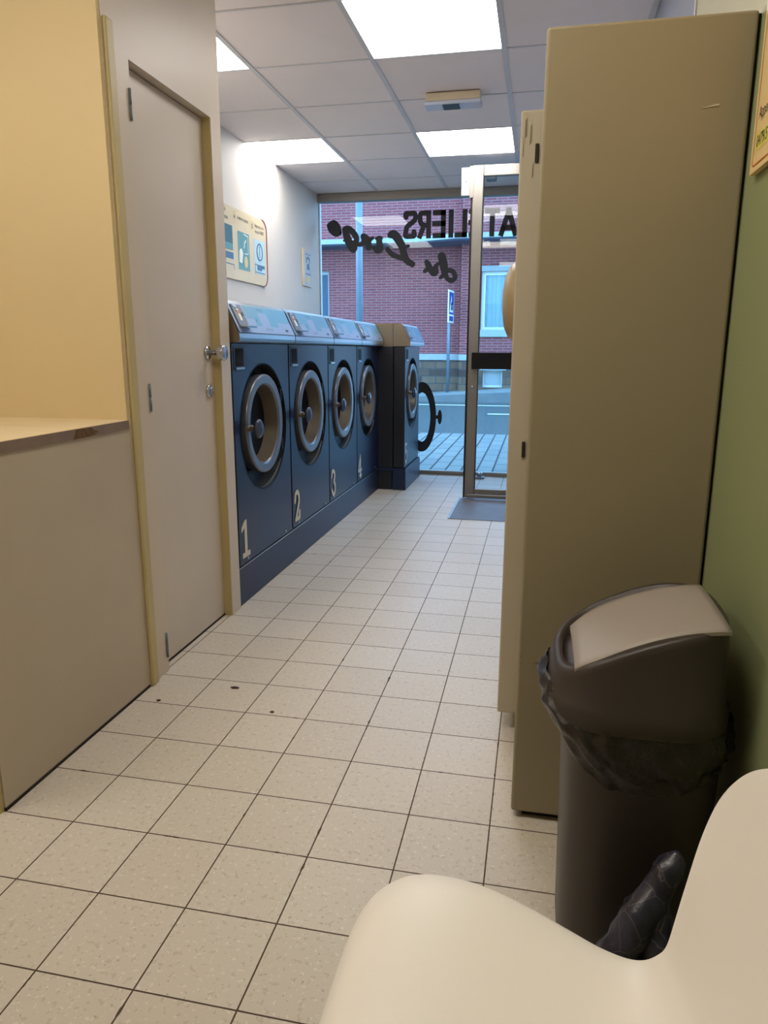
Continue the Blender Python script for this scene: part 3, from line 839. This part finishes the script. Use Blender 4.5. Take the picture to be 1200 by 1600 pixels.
t = thing('door_stop', 'small metal stop plate with a rubber knob on the floor by the window', 'door stop', (.34, 5.5, 0))
bm = bmesh.new(); box(bm, .262, .43, 5.45, 5.56, .0005, .014, .003); obj('plate', bm, M['galv'], t)
bm = bmesh.new(); lathe(bm, [(.02, .014), (.02, .03), (.026, .033), (.026, .05), (.02, .055), (0, .055)], (.385, 5.50, 0), 'z', 20); obj('stop_knob', bm, M['chrome'], t)

t = thing('entrance_mat', 'dark grey tiled mat set in the floor in front of the glass entrance door', 'doormat', (.75, 4.2, 0))
for x0, x1 in ((.318, .70), (.706, 1.12)):
    bm = bmesh.new(); box(bm, x0, x1, 3.83, 4.56, .0004, .004, .001); obj('mat_tile', bm, M['mat'], t)
for x0, x1, zz in ((.300, .316, .006), (.7005, .7055, .005)):
    bm = bmesh.new(); box(bm, x0, x1, 3.83, 4.56, .0004, zz, .0008); obj('edge_trim', bm, M['bright_plate'], t)

# dark scraps on the floor
for (x, y, a, b, lab) in ((-.102, 1.152, .016, .007, 'dark leaf scrap on the floor tiles, largest of three'), (.083, 1.019, .007, .005, 'small dark crumb on the floor tiles, rightmost of three'), (-.31, 1.013, .006, .005, 'small dark crumb on the floor beside the yellowed batten')):
    bm = bmesh.new()
    pts = [(x+a*math.cos(q*PI/6)*(1+.25*random.uniform(-1, 1)), y+b*math.sin(q*PI/6)*(1+.25*random.uniform(-1, 1))) for q in range(12)]
    prism(bm, pts, 'z', .0003, .003); tag(obj('floor_scrap', bm, M['debris']), lab, 'scrap', 'scraps on the floor')

# ------------------------------------------------------------------ swing-top bin
BX, BY = 1.055, .325
BB = 1.074        # the can itself stands a little nearer the wall        # centre
def plan(a, sx, sy, e=3.2):
    c, s = math.cos(a), math.sin(a)
    return sx*math.copysign(abs(c)**(2/e), c), sy*math.copysign(abs(s)**(2/e), s)
NB = 72
def ring_at(bm, sx, sy, zf, e=3.2, cx=BX, cy=BY):
    R_ = []
    for i in range(NB):
        x, y = plan(2*PI*i/NB, sx, sy, e)
        R_.append(bm.verts.new((cx+x, cy+y, zf(x, y) if callable(zf) else zf)))
    return R_
def stitch(bm, rings, smooth=True):
    for a, b in zip(rings[:-1], rings[1:]):
        for i in range(NB): bm.faces.new((a[i], a[(i+1) % NB], b[(i+1) % NB], b[i])).smooth = smooth
t = thing('swing_bin', 'charcoal swing-top waste bin with a light grey flap beside the beige cabinet', 'bin', (BX, BY, 0))
bm = bmesh.new()
rs = [ring_at(bm, .116, .112, .0, cx=BB), ring_at(bm, .123, .122, .006, cx=BB), ring_at(bm, .126, .125, .03, cx=BB), ring_at(bm, .137, .146, .52, cx=BB), ring_at(bm, .138, .148, .526, cx=BB)]
stitch(bm, rs); bm.faces.new(rs[0]); obj('bin_body', bm, M['bin_dark'], t)
# lid : wall rises towards the green wall, top surface slopes down to the left
def topz(x, y):
    u = (x+.152)/.304
    return .575+.122*math.sin(min(1, max(0, u))*PI/2*1.02)**.9 - .012*(y/.15)**2*0
bm = bmesh.new()
LX, LY = .150, .158
rs = [ring_at(bm, LX+.004, LY+.004, .512), ring_at(bm, LX+.006, LY+.006, .518), ring_at(bm, LX+.006, LY+.006, .545), ring_at(bm, LX, LY, .551),
      ring_at(bm, LX-.006, LY-.008, lambda x, y: topz(x, y)-.014), ring_at(bm, LX-.009, LY-.011, lambda x, y: topz(x, y)-.004), ring_at(bm, LX-.014, LY-.016, lambda x, y: topz(x, y)),
      ring_at(bm, LX-.026, LY-.022, lambda x, y: topz(x, y)-.002), ring_at(bm, LX-.028, LY-.024, lambda x, y: topz(x, y)-.020)]
stitch(bm, rs); bm.faces.new(rs[-1]); lid = obj('lid', bm, M['bin_dark'], t)
bm = bmesh.new()                                        # flap : curved sheet
nx, ny = 18, 14; g = []
x0, x1, hy = -.108, LX-.022, LY-.026
for i in range(nx+1):
    u = i/nx; x = x0+(x1-x0)*u
    # far corner rounded on the left
    row = []
    for j in range(ny+1):
        w = -1+2*j/ny; y = w*hy*(1 if u > .25 else ((.94 if w < 0 else .72)+(.06 if w < 0 else .28)*math.sin(u/.25*PI/2))) - (.022*w if w > 0 else 0)
        row.append((BX+x, BY+y, topz(x, y)+.001+.004*(1-abs(w)**3)))
    g.append(row)
top = [[bm.verts.new(p) for p in r] for r in g]; bot = [[bm.verts.new((p[0], p[1], p[2]-.006)) for p in r] for r in g]
for i in range(nx):
    for j in range(ny):
        bm.faces.new((top[i][j], top[i+1][j], top[i+1][j+1], top[i][j+1])).smooth = True
        bm.faces.new((bot[i][j], bot[i][j+1], bot[i+1][j+1], bot[i+1][j])).smooth = True
for i in range(nx):
    bm.faces.new((top[i][0], bot[i][0], bot[i+1][0], top[i+1][0])); bm.faces.new((top[i][ny], top[i+1][ny], bot[i+1][ny], bot[i][ny]))
for j in range(ny):
    bm.faces.new((top[0][j], top[0][j+1], bot[0][j+1], bot[0][j])); bm.faces.new((top[nx][j], bot[nx][j], bot[nx][j+1], top[nx][j+1]))
obj('flap', bm, M['bin_flap'], lid)
# liner hanging over the rim
from mathutils import noise as mn
bm = bmesh.new()
rings = []; K = 16
for k in range(K+1):
    f = k/K; ring = []
    for i in range(NB*2):
        a = 2*PI*i/(NB*2)
        x, y = plan(a, 1, 1, 3.)
        side = math.cos(a+PI*.5)   # +1 towards the viewer (-Y)
        low = .452-.014*math.sin(3*a+.4)-.034*max(0, -math.sin(a-.25))+.045*max(0, -math.cos(a))
        hi = .518+.045*max(0, -math.cos(a))**2
        z = hi+(low-hi)*f
        puff = .010+.020*math.sin(PI*min(1, f*1.15))*(.6+.4*mn.noise(Vector((math.cos(a)*2.4, math.sin(a)*2.4, f*2))))
        puff += .010*max(0, -math.cos(a))*math.sin(PI*f)
        nz = mn.noise(Vector((x*7+3, y*7, z*34)))*.007+mn.noise(Vector((x*3, y*3+5, z*60+x*12)))*.005
        rx = (.145+puff*.55 if math.cos(a) < 0 else .158+puff*.5)+nz*.8; ry = .149+puff*.8+nz
        x_off = .008
        if BX+x*rx > XR-.008: rx = (XR-.008-BX)/max(x, .01)
        ring.append(bm.verts.new((BX+x*rx, BY+y*ry, z+mn.noise(Vector((x*5, y*5, f*3+9)))*.008)))
    rings.append(ring)
n2 = NB*2
for a, b in zip(rings[:-1], rings[1:]):
    for i in range(n2): bm.faces.new((a[i], a[(i+1) % n2], b[(i+1) % n2], b[i])).smooth = True
ln = obj('bin_liner', bm, M['liner'], t)

# crumpled dark blue plastic bag on the floor between bin and chair
bm = bmesh.new()
def lump(bm, pts, rad, n=20):
    P = smooth_pts([(*p, r) for p, r in zip(pts, rad)], 6); prev = None
    for k, (x, y, z, r) in enumerate(P):
        c = Vector((x, y, z)); nxt = Vector(P[min(k+1, len(P)-1)][:3])-Vector(P[max(k-1, 0)][:3]); nxt.normalize()
        u = nxt.orthogonal().normalized(); w = nxt.cross(u)
        row = []
        for i in range(n):
            a = 2*PI*i/n; d = u*math.cos(a)+w*math.sin(a); q = c+d*r
            q = c+d*r*(1+.28*mn.noise(q*26)+.14*mn.noise(q*70))
            q.z = max(q.z, .002); row.append(bm.verts.new(q))
        if prev:
            for i in range(n): bm.faces.new((prev[i], prev[(i+1) % n], row[(i+1) % n], row[i])).smooth = True
        else: bm.faces.new(row[::-1])
        prev = row
    bm.faces.new(prev)
lump(bm, [(1.122, .135, .335), (1.116, .132, .31), (1.092, .118, .265), (1.05, .09, .20), (1.015, .07, .12), (.995, .06, .03)], [.004, .021, .025, .032, .040, .05])
lump(bm, [(1.100, .118, .26), (1.096, .10, .215), (1.088, .08, .15), (1.085, .06, .08), (1.09, .05, .01)], [.012, .022, .030, .038, .05])
lump(bm, [(1.165, .085, .26), (1.16, .08, .235), (1.155, .075, .17), (1.15, .07, .09), (1.15, .07, .01)], [.006, .018, .030, .040, .05])
tag(obj('plastic_bag', bm, M['bluebag']), 'crumpled dark blue plastic bag on the floor between the bin and the white chair', 'bag')

# ------------------------------------------------------------------ white shell chair
CYc = -.375
t = thing('shell_chair', 'white plastic shell chair in the lower right corner, facing left', 'chair', (.88, CYc, 0))
prof = [  # x, z, half width
    (.668, .405, .145), (.674, .424, .180), (.688, .437, .209), (.712, .444, .231), (.745, .447, .244), (.80, .445, .245), (.86, .439, .231), (.92, .432, .206), (.965, .428, .184), (1.000, .431, .169),
    (1.024, .441, .160), (1.042, .457, .154), (1.054, .474, .152), (1.063, .505, .156), (1.073, .550, .164), (1.086, .600, .185), (1.098, .645, .191), (1.110, .690, .168), (1.120, .725, .122), (1.126, .745, .09), (1.129, .753, .04)]
prof = smooth_pts(prof, 3)
bm = bmesh.new(); g = []; nt = 22
for k, (x, z, hw) in enumerate(prof):
    row = []
    s = k/(len(prof)-1)
    for j in range(nt+1):
        w = -1+2*j/nt
        dish = .022*math.sin(PI*min(1, s*1.15))*abs(w)**2.4
        bk = min(1, max(0, (x+z*.8-1.30)/.24)); bk = bk*bk*(3-2*bk)
        row.append(bm.verts.new((x-dish*1.3*bk, CYc+w*hw, z+dish*.55*(1-bk)-.018*abs(w)**6*(1-bk))))
    g.append(row)
for a, b in zip(g[:-1], g[1:]):
    for j in range(nt): bm.faces.new((a[j], a[j+1], b[j+1], b[j])).smooth = True
sh = obj('seat_shell', bm, M['chair'], t)
md = sh.modifiers.new('s', 'SOLIDIFY'); md.thickness = .007; md.offset = -1
md = sh.modifiers.new('b', 'SUBSURF'); md.levels = 1; md.render_levels = 2
for dx, dy in ((-.10, -.15), (-.10, .15), (.13, -.13), (.13, .13)):
    bm = bmesh.new()
    cyl(bm, (.86+dx*.7, CYc+dy*.6, .418), (.87+dx*1.35, CYc+dy*1.35, .0), .011, 16)
    obj('leg', bm, M['chrome'], t)
bm = bmesh.new(); box(bm, .77, .96, CYc-.10, CYc+.10, .408, .420, .004); obj('seat_mount', bm, M['black'], t)

# ------------------------------------------------------------------ window lettering (black vinyl on the glass, read from the street)
YV = FY-.0045
t = thing('window_lettering', 'black mirrored block letters across the top of the shop window', 'lettering', (.13, YV, 2.2))
ZB, ZT = 2.085, 2.316
def letter(ch, xa, xb):
    # xa..xb on the wall as seen from inside; the letter is read from outside, so it is mirrored
    bm = bmesh.new(); w = xb-xa; h = ZT-ZB; s = .043
    def P(a, b): return (xb-a*w, ZB+b*h)
    e, f = s/2/w, s/2/h
    rib = {'A': [[(.08, f), (.5, 1-f)], [(.5, 1-f), (.92, f)], [(.22, .30), (.78, .30)]],
           'T': [[(e, 1-f), (1-e, 1-f)], [(.5, 1-f), (.5, f)]],
           'E': [[(e, f), (e, 1-f)], [(e, 1-f), (1-e, 1-f)], [(e, .52), (.86, .52)], [(e, f), (1-e, f)]],
           'L': [[(e, 1-f), (e, f)], [(e, f), (1-e, f)]],
           'I': [[(.5, f), (.5, 1-f)]],
           'R': [[(e, f), (e, 1-f)], smooth_pts([(e, 1-f), (.6, 1-f), (1-e-.02, .86), (1-e-.02, .62), (.6, .48), (e, .48)], 4), [(.52, .48), (1-e, f)]],
           'S': [smooth_pts([(1-e-.02, .78), (.82, .90), (.5, 1-f), (.16, .90), (.12, .70), (.38, .57), (.70, .45), (1-e-.02, .28), (.82, .11), (.5, f), (.18, .11), (e+.02, .26)], 4)]}[ch]
    for st in rib:
        if len(st) == 2:            # square-ended bar
            (a, b), (c, d) = P(*st[0]), P(*st[1]); L = math.hypot(c-a, d-b); ux, uz = (c-a)/L, (d-b)/L
            k = s/2; a, b, c, d = a-ux*k*.98, b-uz*k*.98, c+ux*k*.98, d+uz*k*.98; nx_, nz_ = -uz*k, ux*k
            bm.faces.new([bm.verts.new((q[0], YV, q[1])) for q in ((a+nx_, b+nz_), (a-nx_, b-nz_), (c-nx_, d-nz_), (c+nx_, d+nz_))])
        else: ribbon(bm, [P(*q) for q in st], s, 'y', YV)
    obj('letter', bm, M['vinyl'], t, recalc=False)
for ch, xa, xb in (('S', -.358, -.240), ('R', -.232, -.113), ('E', -.099, .016), ('I', .042, .080), ('L', .092, .202), ('E', .215, .330), ('T', .350, .478), ('A', .484, .622)): letter(ch, xa, xb)

t = thing('window_lettering', 'black mirrored brush-script words slanting below the block letters on the shop window', 'lettering', (-.5, YV, 2.0))
def wx(px): return (px-630)/181.8-.358
def wz(px, py): return 2.104-((py-370)+.0285*(px-630))/183.
BRUSH = [  # strokes as (origin x, origin y, scale, points, widths)
 ('letter', 495, 340, 8.276, [([(100,108),(165,78),(222,140),(240,190)],[48,58,58,44]), ([(105,120),(140,170),(195,210),(240,200)],[50,60,52,44]), ([(140,110),(185,130)],[60,70])]),
 ('letter', 495, 340, 8.276, [([(312,152),(360,142),(428,190),(474,255),(478,300)],[46,52,54,52,46]), ([(318,160),(345,250),(385,340),(432,398)],[52,66,74,74]), ([(345,280),(303,298)],[30,20]), ([(478,300),(440,330),(450,390)],[46,44,56])]),
 ('letter', 495, 340, 8.276, [([(496,345),(545,342),(590,300),(575,243)],[38,42,60,56]), ([(575,240),(630,285),(648,380)],[50,56,58]), ([(650,310),(680,275),(705,263)],[34,34,28])]),
 ('letter', 495, 340, 8.276, [([(748,270),(790,262),(824,266)],[26,40,26]), ([(788,275),(795,375)],[52,66]), ([(715,385),(770,425),(812,400)],[34,54,50])]),
 ('letter', 595, 310, 8.571, [([(122,488),(170,482),(235,555),(285,640)],[62,76,76,68]), ([(285,640),(312,740),(350,822),(430,872)],[68,64,62,54]), ([(80,680),(150,748),(240,782),(330,810)],[46,48,44,44]), ([(310,650),(372,632)],[36,26])]),
 ('letter', 595, 310, 8.571, [([(628,842),(652,920),(602,962)],[44,48,36]), ([(650,860),(690,945),(735,988),(762,960)],[44,58,60,46]), ([(735,920),(785,866),(818,858)],[34,34,24]), ([(757,895),(766,975)],[40,44])]),
 ('letter', 595, 310, 8.571, [([(835,765),(865,880),(884,975)],[74,76,66]), ([(872,1000),(822,1048)],[46,30]), ([(930,945),(995,965),(1024,1040),(980,1080),(920,1058),(892,985),(930,945)],[42,44,44,44,42,44,42])]),
]
for nm, ox, oy, sc, strokes in BRUSH:
    bm = bmesh.new()
    for pts, ws in strokes:
        P3 = smooth_pts([(p[0], p[1], w) for p, w in zip(pts, ws)], 4)
        ribbon(bm, [(wx(ox+a/sc), wz(ox+a/sc, oy+b/sc)) for a, b, _ in P3], [w*1.5/sc/182. for _, _, w in P3], 'y', YV)
    obj(nm, bm, M['vinyl'], t, recalc=False)

t = thing('window_decal', 'black porthole ring and knob silhouette stuck on the shop window beside machine 5', 'decal', (-.17, YV, .53))
bm = bmesh.new(); n = 72
def el(rx, rz, cx=-.170, cz=.527): return [bm.verts.new((cx+rx*math.cos(2*PI*i/n), YV, cz+rz*math.sin(2*PI*i/n))) for i in range(n)]
A, B = el(.132, .320), el(.078, .226)
for i in range(n): bm.faces.new((A[i], A[(i+1) % n], B[(i+1) % n], B[i]))
obj('ring_silhouette', bm, M['vinyl'], t, recalc=False)
bm = bmesh.new(); bm.faces.new(el(.020, .066, -.004, .531)); box(bm, -.045, -.015, YV-.0002, YV+.0002, .515, .547)
obj('knob_silhouette', bm, M['vinyl'], t, recalc=False)

# ------------------------------------------------------------------ STREET
st = bmesh.new(); box(st, -14, 12, FY+.031, 9.35, -.3, -.035); struct(obj('street_pavement', st, M['paver']))
bm = bmesh.new(); box(bm, -40, 40, 9.351, 16.1, -.4, -.06); struct(obj('street_road', bm, M['asphalt']))
def slab(bm, y0, y1, xa, xb, za, zb, bot=-.4):
    v = [bm.verts.new(p) for p in ((xa, y0, bot), (xb, y0, bot), (xb, y1, bot), (xa, y1, bot), (xa, y0, za), (xb, y0, zb), (xb, y1, zb), (xa, y1, za))]
    for f in ((0,3,2,1),(4,5,6,7),(0,1,5,4),(1,2,6,5),(2,3,7,6),(3,0,4,7)): bm.faces.new([v[i] for i in f])
bm = bmesh.new()
slab(bm, 16.38, 19.95, -14, -1.95, -.03, -.03); slab(bm, 16.38, 19.95, -1.949, 4, -.03, .42)
struct(obj('street_far_pavement', bm, M['concrete']))
bm = bmesh.new()
slab(bm, 16.101, 16.379, -14, -1.95, -.035, -.035); slab(bm, 16.101, 16.379, -1.949, 4, .06, .40)
struct(obj('street_curb', bm, M['curb']))
bm = bmesh.new()
box(bm, -14, -.9, 15.1, 15.2, -.0595, -.056); box(bm, -.9, 10, 15.1, 15.2, -.0595, -.056)
mk = struct(obj('street_edge_line', bm, M['road_paint']))
bm = bmesh.new(); box(bm, -.05, 2.6, 12.95, 13.07, -.0595, -.056); struct(obj('street_centre_dash', bm, M['road_paint']))

t = thing('brick_building', 'red brick building with stone base and pale canopy across the street', 'building', (-2, 19.8, 0))
BYF, BYR = 19.8, 19.35         # left face, right (projecting) face
XSTEP = -1.30
def face(bm, y, x0, x1, z0, z1, holes, d=.5):
    xs = sorted({x0, x1, *[h[0] for h in holes], *[h[1] for h in holes]}); zs = sorted({z0, z1, *[h[2] for h in holes], *[h[3] for h in holes]})
    for a, b in zip(xs[:-1], xs[1:]):
        for c, e in zip(zs[:-1], zs[1:]):
            if any(h[0] <= a and b <= h[1] and h[2] <= c and e <= h[3] for h in holes): continue
            box(bm, a, b, y, y+d, c, e)
bm = bmesh.new()
face(bm, BYF, -14, XSTEP, .86, 6.5, [(-6.6, -5.14, 1.1, 3.34)]); face(bm, BYR, XSTEP, 6, .86, 6.5, [(-.74, .86, 1.68, 3.2)], .6)
obj('brick_wall', bm, M['brick'], t)
bm = bmesh.new(); face(bm, BYF-.04, -14, XSTEP, -.3, .86, []); face(bm, BYR-.04, XSTEP, 6, -.3, .86, [(-.64, -.10, .13, .60)], .6)
obj('stone_base', bm, M['stone'], t)
bm = bmesh.new(); box(bm, -14, XSTEP, BYF-.07, BYF+.02, .862, 1.03); box(bm, XSTEP, 6, BYR-.07, BYR+.02, .862, 1.02); obj('stone_band', bm, M['band'], t)
bm = bmesh.new()
edge = smooth_pts([(-14, 18.95), (-6.2, 19.02), (-5.0, 18.90), (-3.2, 18.92), (-2.4, 18.85), (-1.6, 18.55), (-.6, 18.42), (6, 18.42)], 5)
prism(bm, edge+[(6, 20.2), (-14, 20.2)], 'z', 3.93, 4.05); obj('canopy', bm, M['canopy'], t)
bm = bmesh.new(); prism(bm, [(x, y+.12) for x, y in edge]+[(6, 20.2), (-14, 20.2)], 'z', 3.90, 3.929); obj('canopy_soffit_shade', bm, M['bluegrey'], t)  # underside shade of the canopy painted as a dark blue-grey layer
bm = bmesh.new()
ww = [(-.74, 1.68, .86, 3.2)]
box(bm, -.74, .86, BYR+.1, BYR+.16, 1.68, 1.75); box(bm, -.74, .86, BYR+.1, BYR+.16, 3.13, 3.2); box(bm, -.74, -.66, BYR+.1, BYR+.16, 1.75, 3.13); box(bm, .78, .86, BYR+.1, BYR+.16, 1.75, 3.13); box(bm, -.10, .04, BYR+.09, BYR+.17, 1.75, 3.13)
wf = obj('window', bm, M['pvc'], t)
bm = bmesh.new(); box(bm, -.66, .78, BYR+.125, BYR+.13, 1.75, 3.13); obj('pane', bm, M['glass'], wf)
bm = bmesh.new()
nw = 90; prev = None
for i in range(nw+1):
    x = -.66+1.44*i/nw; y = BYR+.24+.02*math.sin(i*.9)+.012*math.sin(i*2.3)
    row = (bm.verts.new((x, y, 1.75)), bm.verts.new((x, y, 3.13)))
    if prev: bm.faces.new((prev[0], row[0], row[1], prev[1])).smooth = True
    prev = row
obj('curtain', bm, M['curtain'], wf)
bm = bmesh.new(); box(bm, -.80, .95, BYR-.06, BYR+.1, 1.49, 1.68, .01); obj('window_sill', bm, M['band'], t)
bm = bmesh.new(); box(bm, -.80, .95, BYR-.01, BYR+.02, 3.2, 3.34); obj('window_lintel', bm, M['band'], t)
bm = bmesh.new(); box(bm, -.64, -.10, BYR+.10, BYR+.16, .13, .60); bw = obj('basement_window', bm, M['pvc'], t)
bm = bmesh.new(); box(bm, -.60, -.15, BYR+.092, BYR+.10, .20, .56); obj('pane', bm, M['band'], bw)
bm = bmesh.new(); box(bm, -.72, -.0, BYR-.06, BYR, .60, .70); obj('basement_lintel', bm, M['band'], t)
bm = bmesh.new()
box(bm, -6.6, -5.14, BYF+.1, BYF+.2, 3.24, 3.34); box(bm, -6.6, -5.14, BYF+.1, BYF+.2, 2.04, 2.10); box(bm, -5.2, -5.14, BYF+.1, BYF+.2, 1.1, 3.24)
w2 = obj('window', bm, M['band'], t)
bm = bmesh.new(); box(bm, -6.6, -5.2, BYF+.13, BYF+.15, 1.1, 3.24); obj('pane', bm, M['bluegrey'], w2)

t = thing('lamp_post', 'plain grey-blue post on the near pavement, seen behind the machines', 'post', (-1.585, 9.0, -.035))
bm = bmesh.new(); cyl(bm, (-1.585, 9.0, -.035), (-1.585, 9.0, 5.2), .046, 24); obj('pole', bm, M['galv'], t)
bm = bmesh.new(); cyl(bm, (-1.585, 9.0, -.034), (-1.585, 9.0, .25), .07, 24); obj('base_sleeve', bm, M['galv'], t)

t = thing('road_sign', 'blue pedestrian crossing sign on a thin grey pole across the street', 'road sign', (-1.57, 19.1, -.03))
bm = bmesh.new(); cyl(bm, (-1.575, 19.1, -.028), (-1.575, 19.1, 2.72), .042, 20); obj('pole', bm, M['galv'], t)
th = math.radians(5.5); ux, uy = math.sin(th), math.cos(th); nx_, ny_ = math.cos(th), -math.sin(th)
def sp(a, z, o): return (-1.53+ux*a+nx_*o, 19.1+uy*a+ny_*o, z)
def sgn_face(name, pts, o0, o1, mat, par):
    bm = bmesh.new(); A = [bm.verts.new(sp(a, z, o0)) for a, z in pts]; B = [bm.verts.new(sp(a, z, o1)) for a, z in pts]
    bm.faces.new(A); bm.faces.new(B[::-1])
    for i in range(len(pts)): k = (i+1) % len(pts); bm.faces.new((A[i], A[k], B[k], B[i]))
    return obj(name, bm, mat, par)
pn = sgn_face('panel', [(-.33, 1.86), (.33, 1.86), (.33, 2.70), (-.33, 2.70)], -.012, .012, M['sign_white'], t)
bf = sgn_face('blue_face', [(-.28, 2.08), (.28, 2.08), (.28, 2.65), (-.28, 2.65)], .0125, .014, M['sign_blue'], pn)
sgn_face('blue_strip', [(-.24, 1.90), (.24, 1.90), (.24, 2.03), (-.24, 2.03)], .0125, .014, M['sign_blue'], pn)
tri = sgn_face('triangle', [(-.22, 2.13), (.22, 2.13), (0, 2.57)], .0145, .016, M['sign_white'], pn)
bm = bmesh.new()
for p0, p1, r in (((0, 2.33), (.01, 2.42), .018), ((0, 2.33), (-.06, 2.19), .014), ((0, 2.33), (.07, 2.19), .014), ((.01, 2.40), (-.06, 2.32), .011), ((.01, 2.40), (.06, 2.33), .011), ((.012, 2.455), (.013, 2.46), .022)):
    cyl(bm, sp(*p0, .018), sp(*p1, .018), r, 10)
obj('walking_figure', bm, M['black'], pn)

# ------------------------------------------------------------------ light from outside
w = bpy.data.worlds.new('dusk_sky'); S.world = w; w.use_nodes = True
nt_ = w.node_tree; nt_.nodes.clear()
bg = nt_.nodes.new('ShaderNodeBackground'); ou = nt_.nodes.new('ShaderNodeOutputWorld')
tc = nt_.nodes.new('ShaderNodeTexCoord'); sx_ = nt_.nodes.new('ShaderNodeSeparateXYZ'); rp = nt_.nodes.new('ShaderNodeValToRGB')
nt_.links.new(tc.outputs['Generated'], sx_.inputs[0]); nt_.links.new(sx_.outputs[2], rp.inputs[0])
rp.color_ramp.elements[0].position = .0; rp.color_ramp.elements[0].color = (.32, .64, 1.0, 1)
rp.color_ramp.elements[1].position = .9; rp.color_ramp.elements[1].color = (.22, .52, 1.0, 1)
nt_.links.new(rp.outputs[0], bg.inputs[0]); bg.inputs[1].default_value = 6.2
nt_.links.new(bg.outputs[0], ou.inputs[0])

# ------------------------------------------------------------------ camera
cam = bpy.data.cameras.new('camera'); co = bpy.data.objects.new('camera', cam); COL.objects.link(co)
cam.sensor_fit = 'VERTICAL'; cam.sensor_height = 24.; cam.lens = 1122.19/1600*24.
cam.clip_start = .02; cam.clip_end = 200
yaw, pitch, roll = -.2074, -.2216, .0029
cyw, syw, cp, sp_ = math.cos(yaw), math.sin(yaw), math.cos(pitch), math.sin(pitch)
fw = Vector((syw*cp, cyw*cp, sp_)); rt = Vector((cyw, -syw, 0)); up = rt.cross(fw)
c_, s_ = math.cos(roll), math.sin(roll)
r2 = rt*c_+up*s_; u2 = -rt*s_+up*c_
mw = Matrix((( r2.x, u2.x, -fw.x, .863), (r2.y, u2.y, -fw.y, -.9607), (r2.z, u2.z, -fw.z, 1.1298), (0, 0, 0, 1)))
co.matrix_world = mw
S.camera = co

S.view_settings.view_transform = 'Standard'
S.view_settings.look = 'None'
S.view_settings.exposure = 0.
S.view_settings.gamma = 1.
S.view_settings.use_curve_mapping = False
S.cycles.max_bounces = 8; S.cycles.transparent_max_bounces = 12
S.cycles.sample_clamp_indirect = 6.
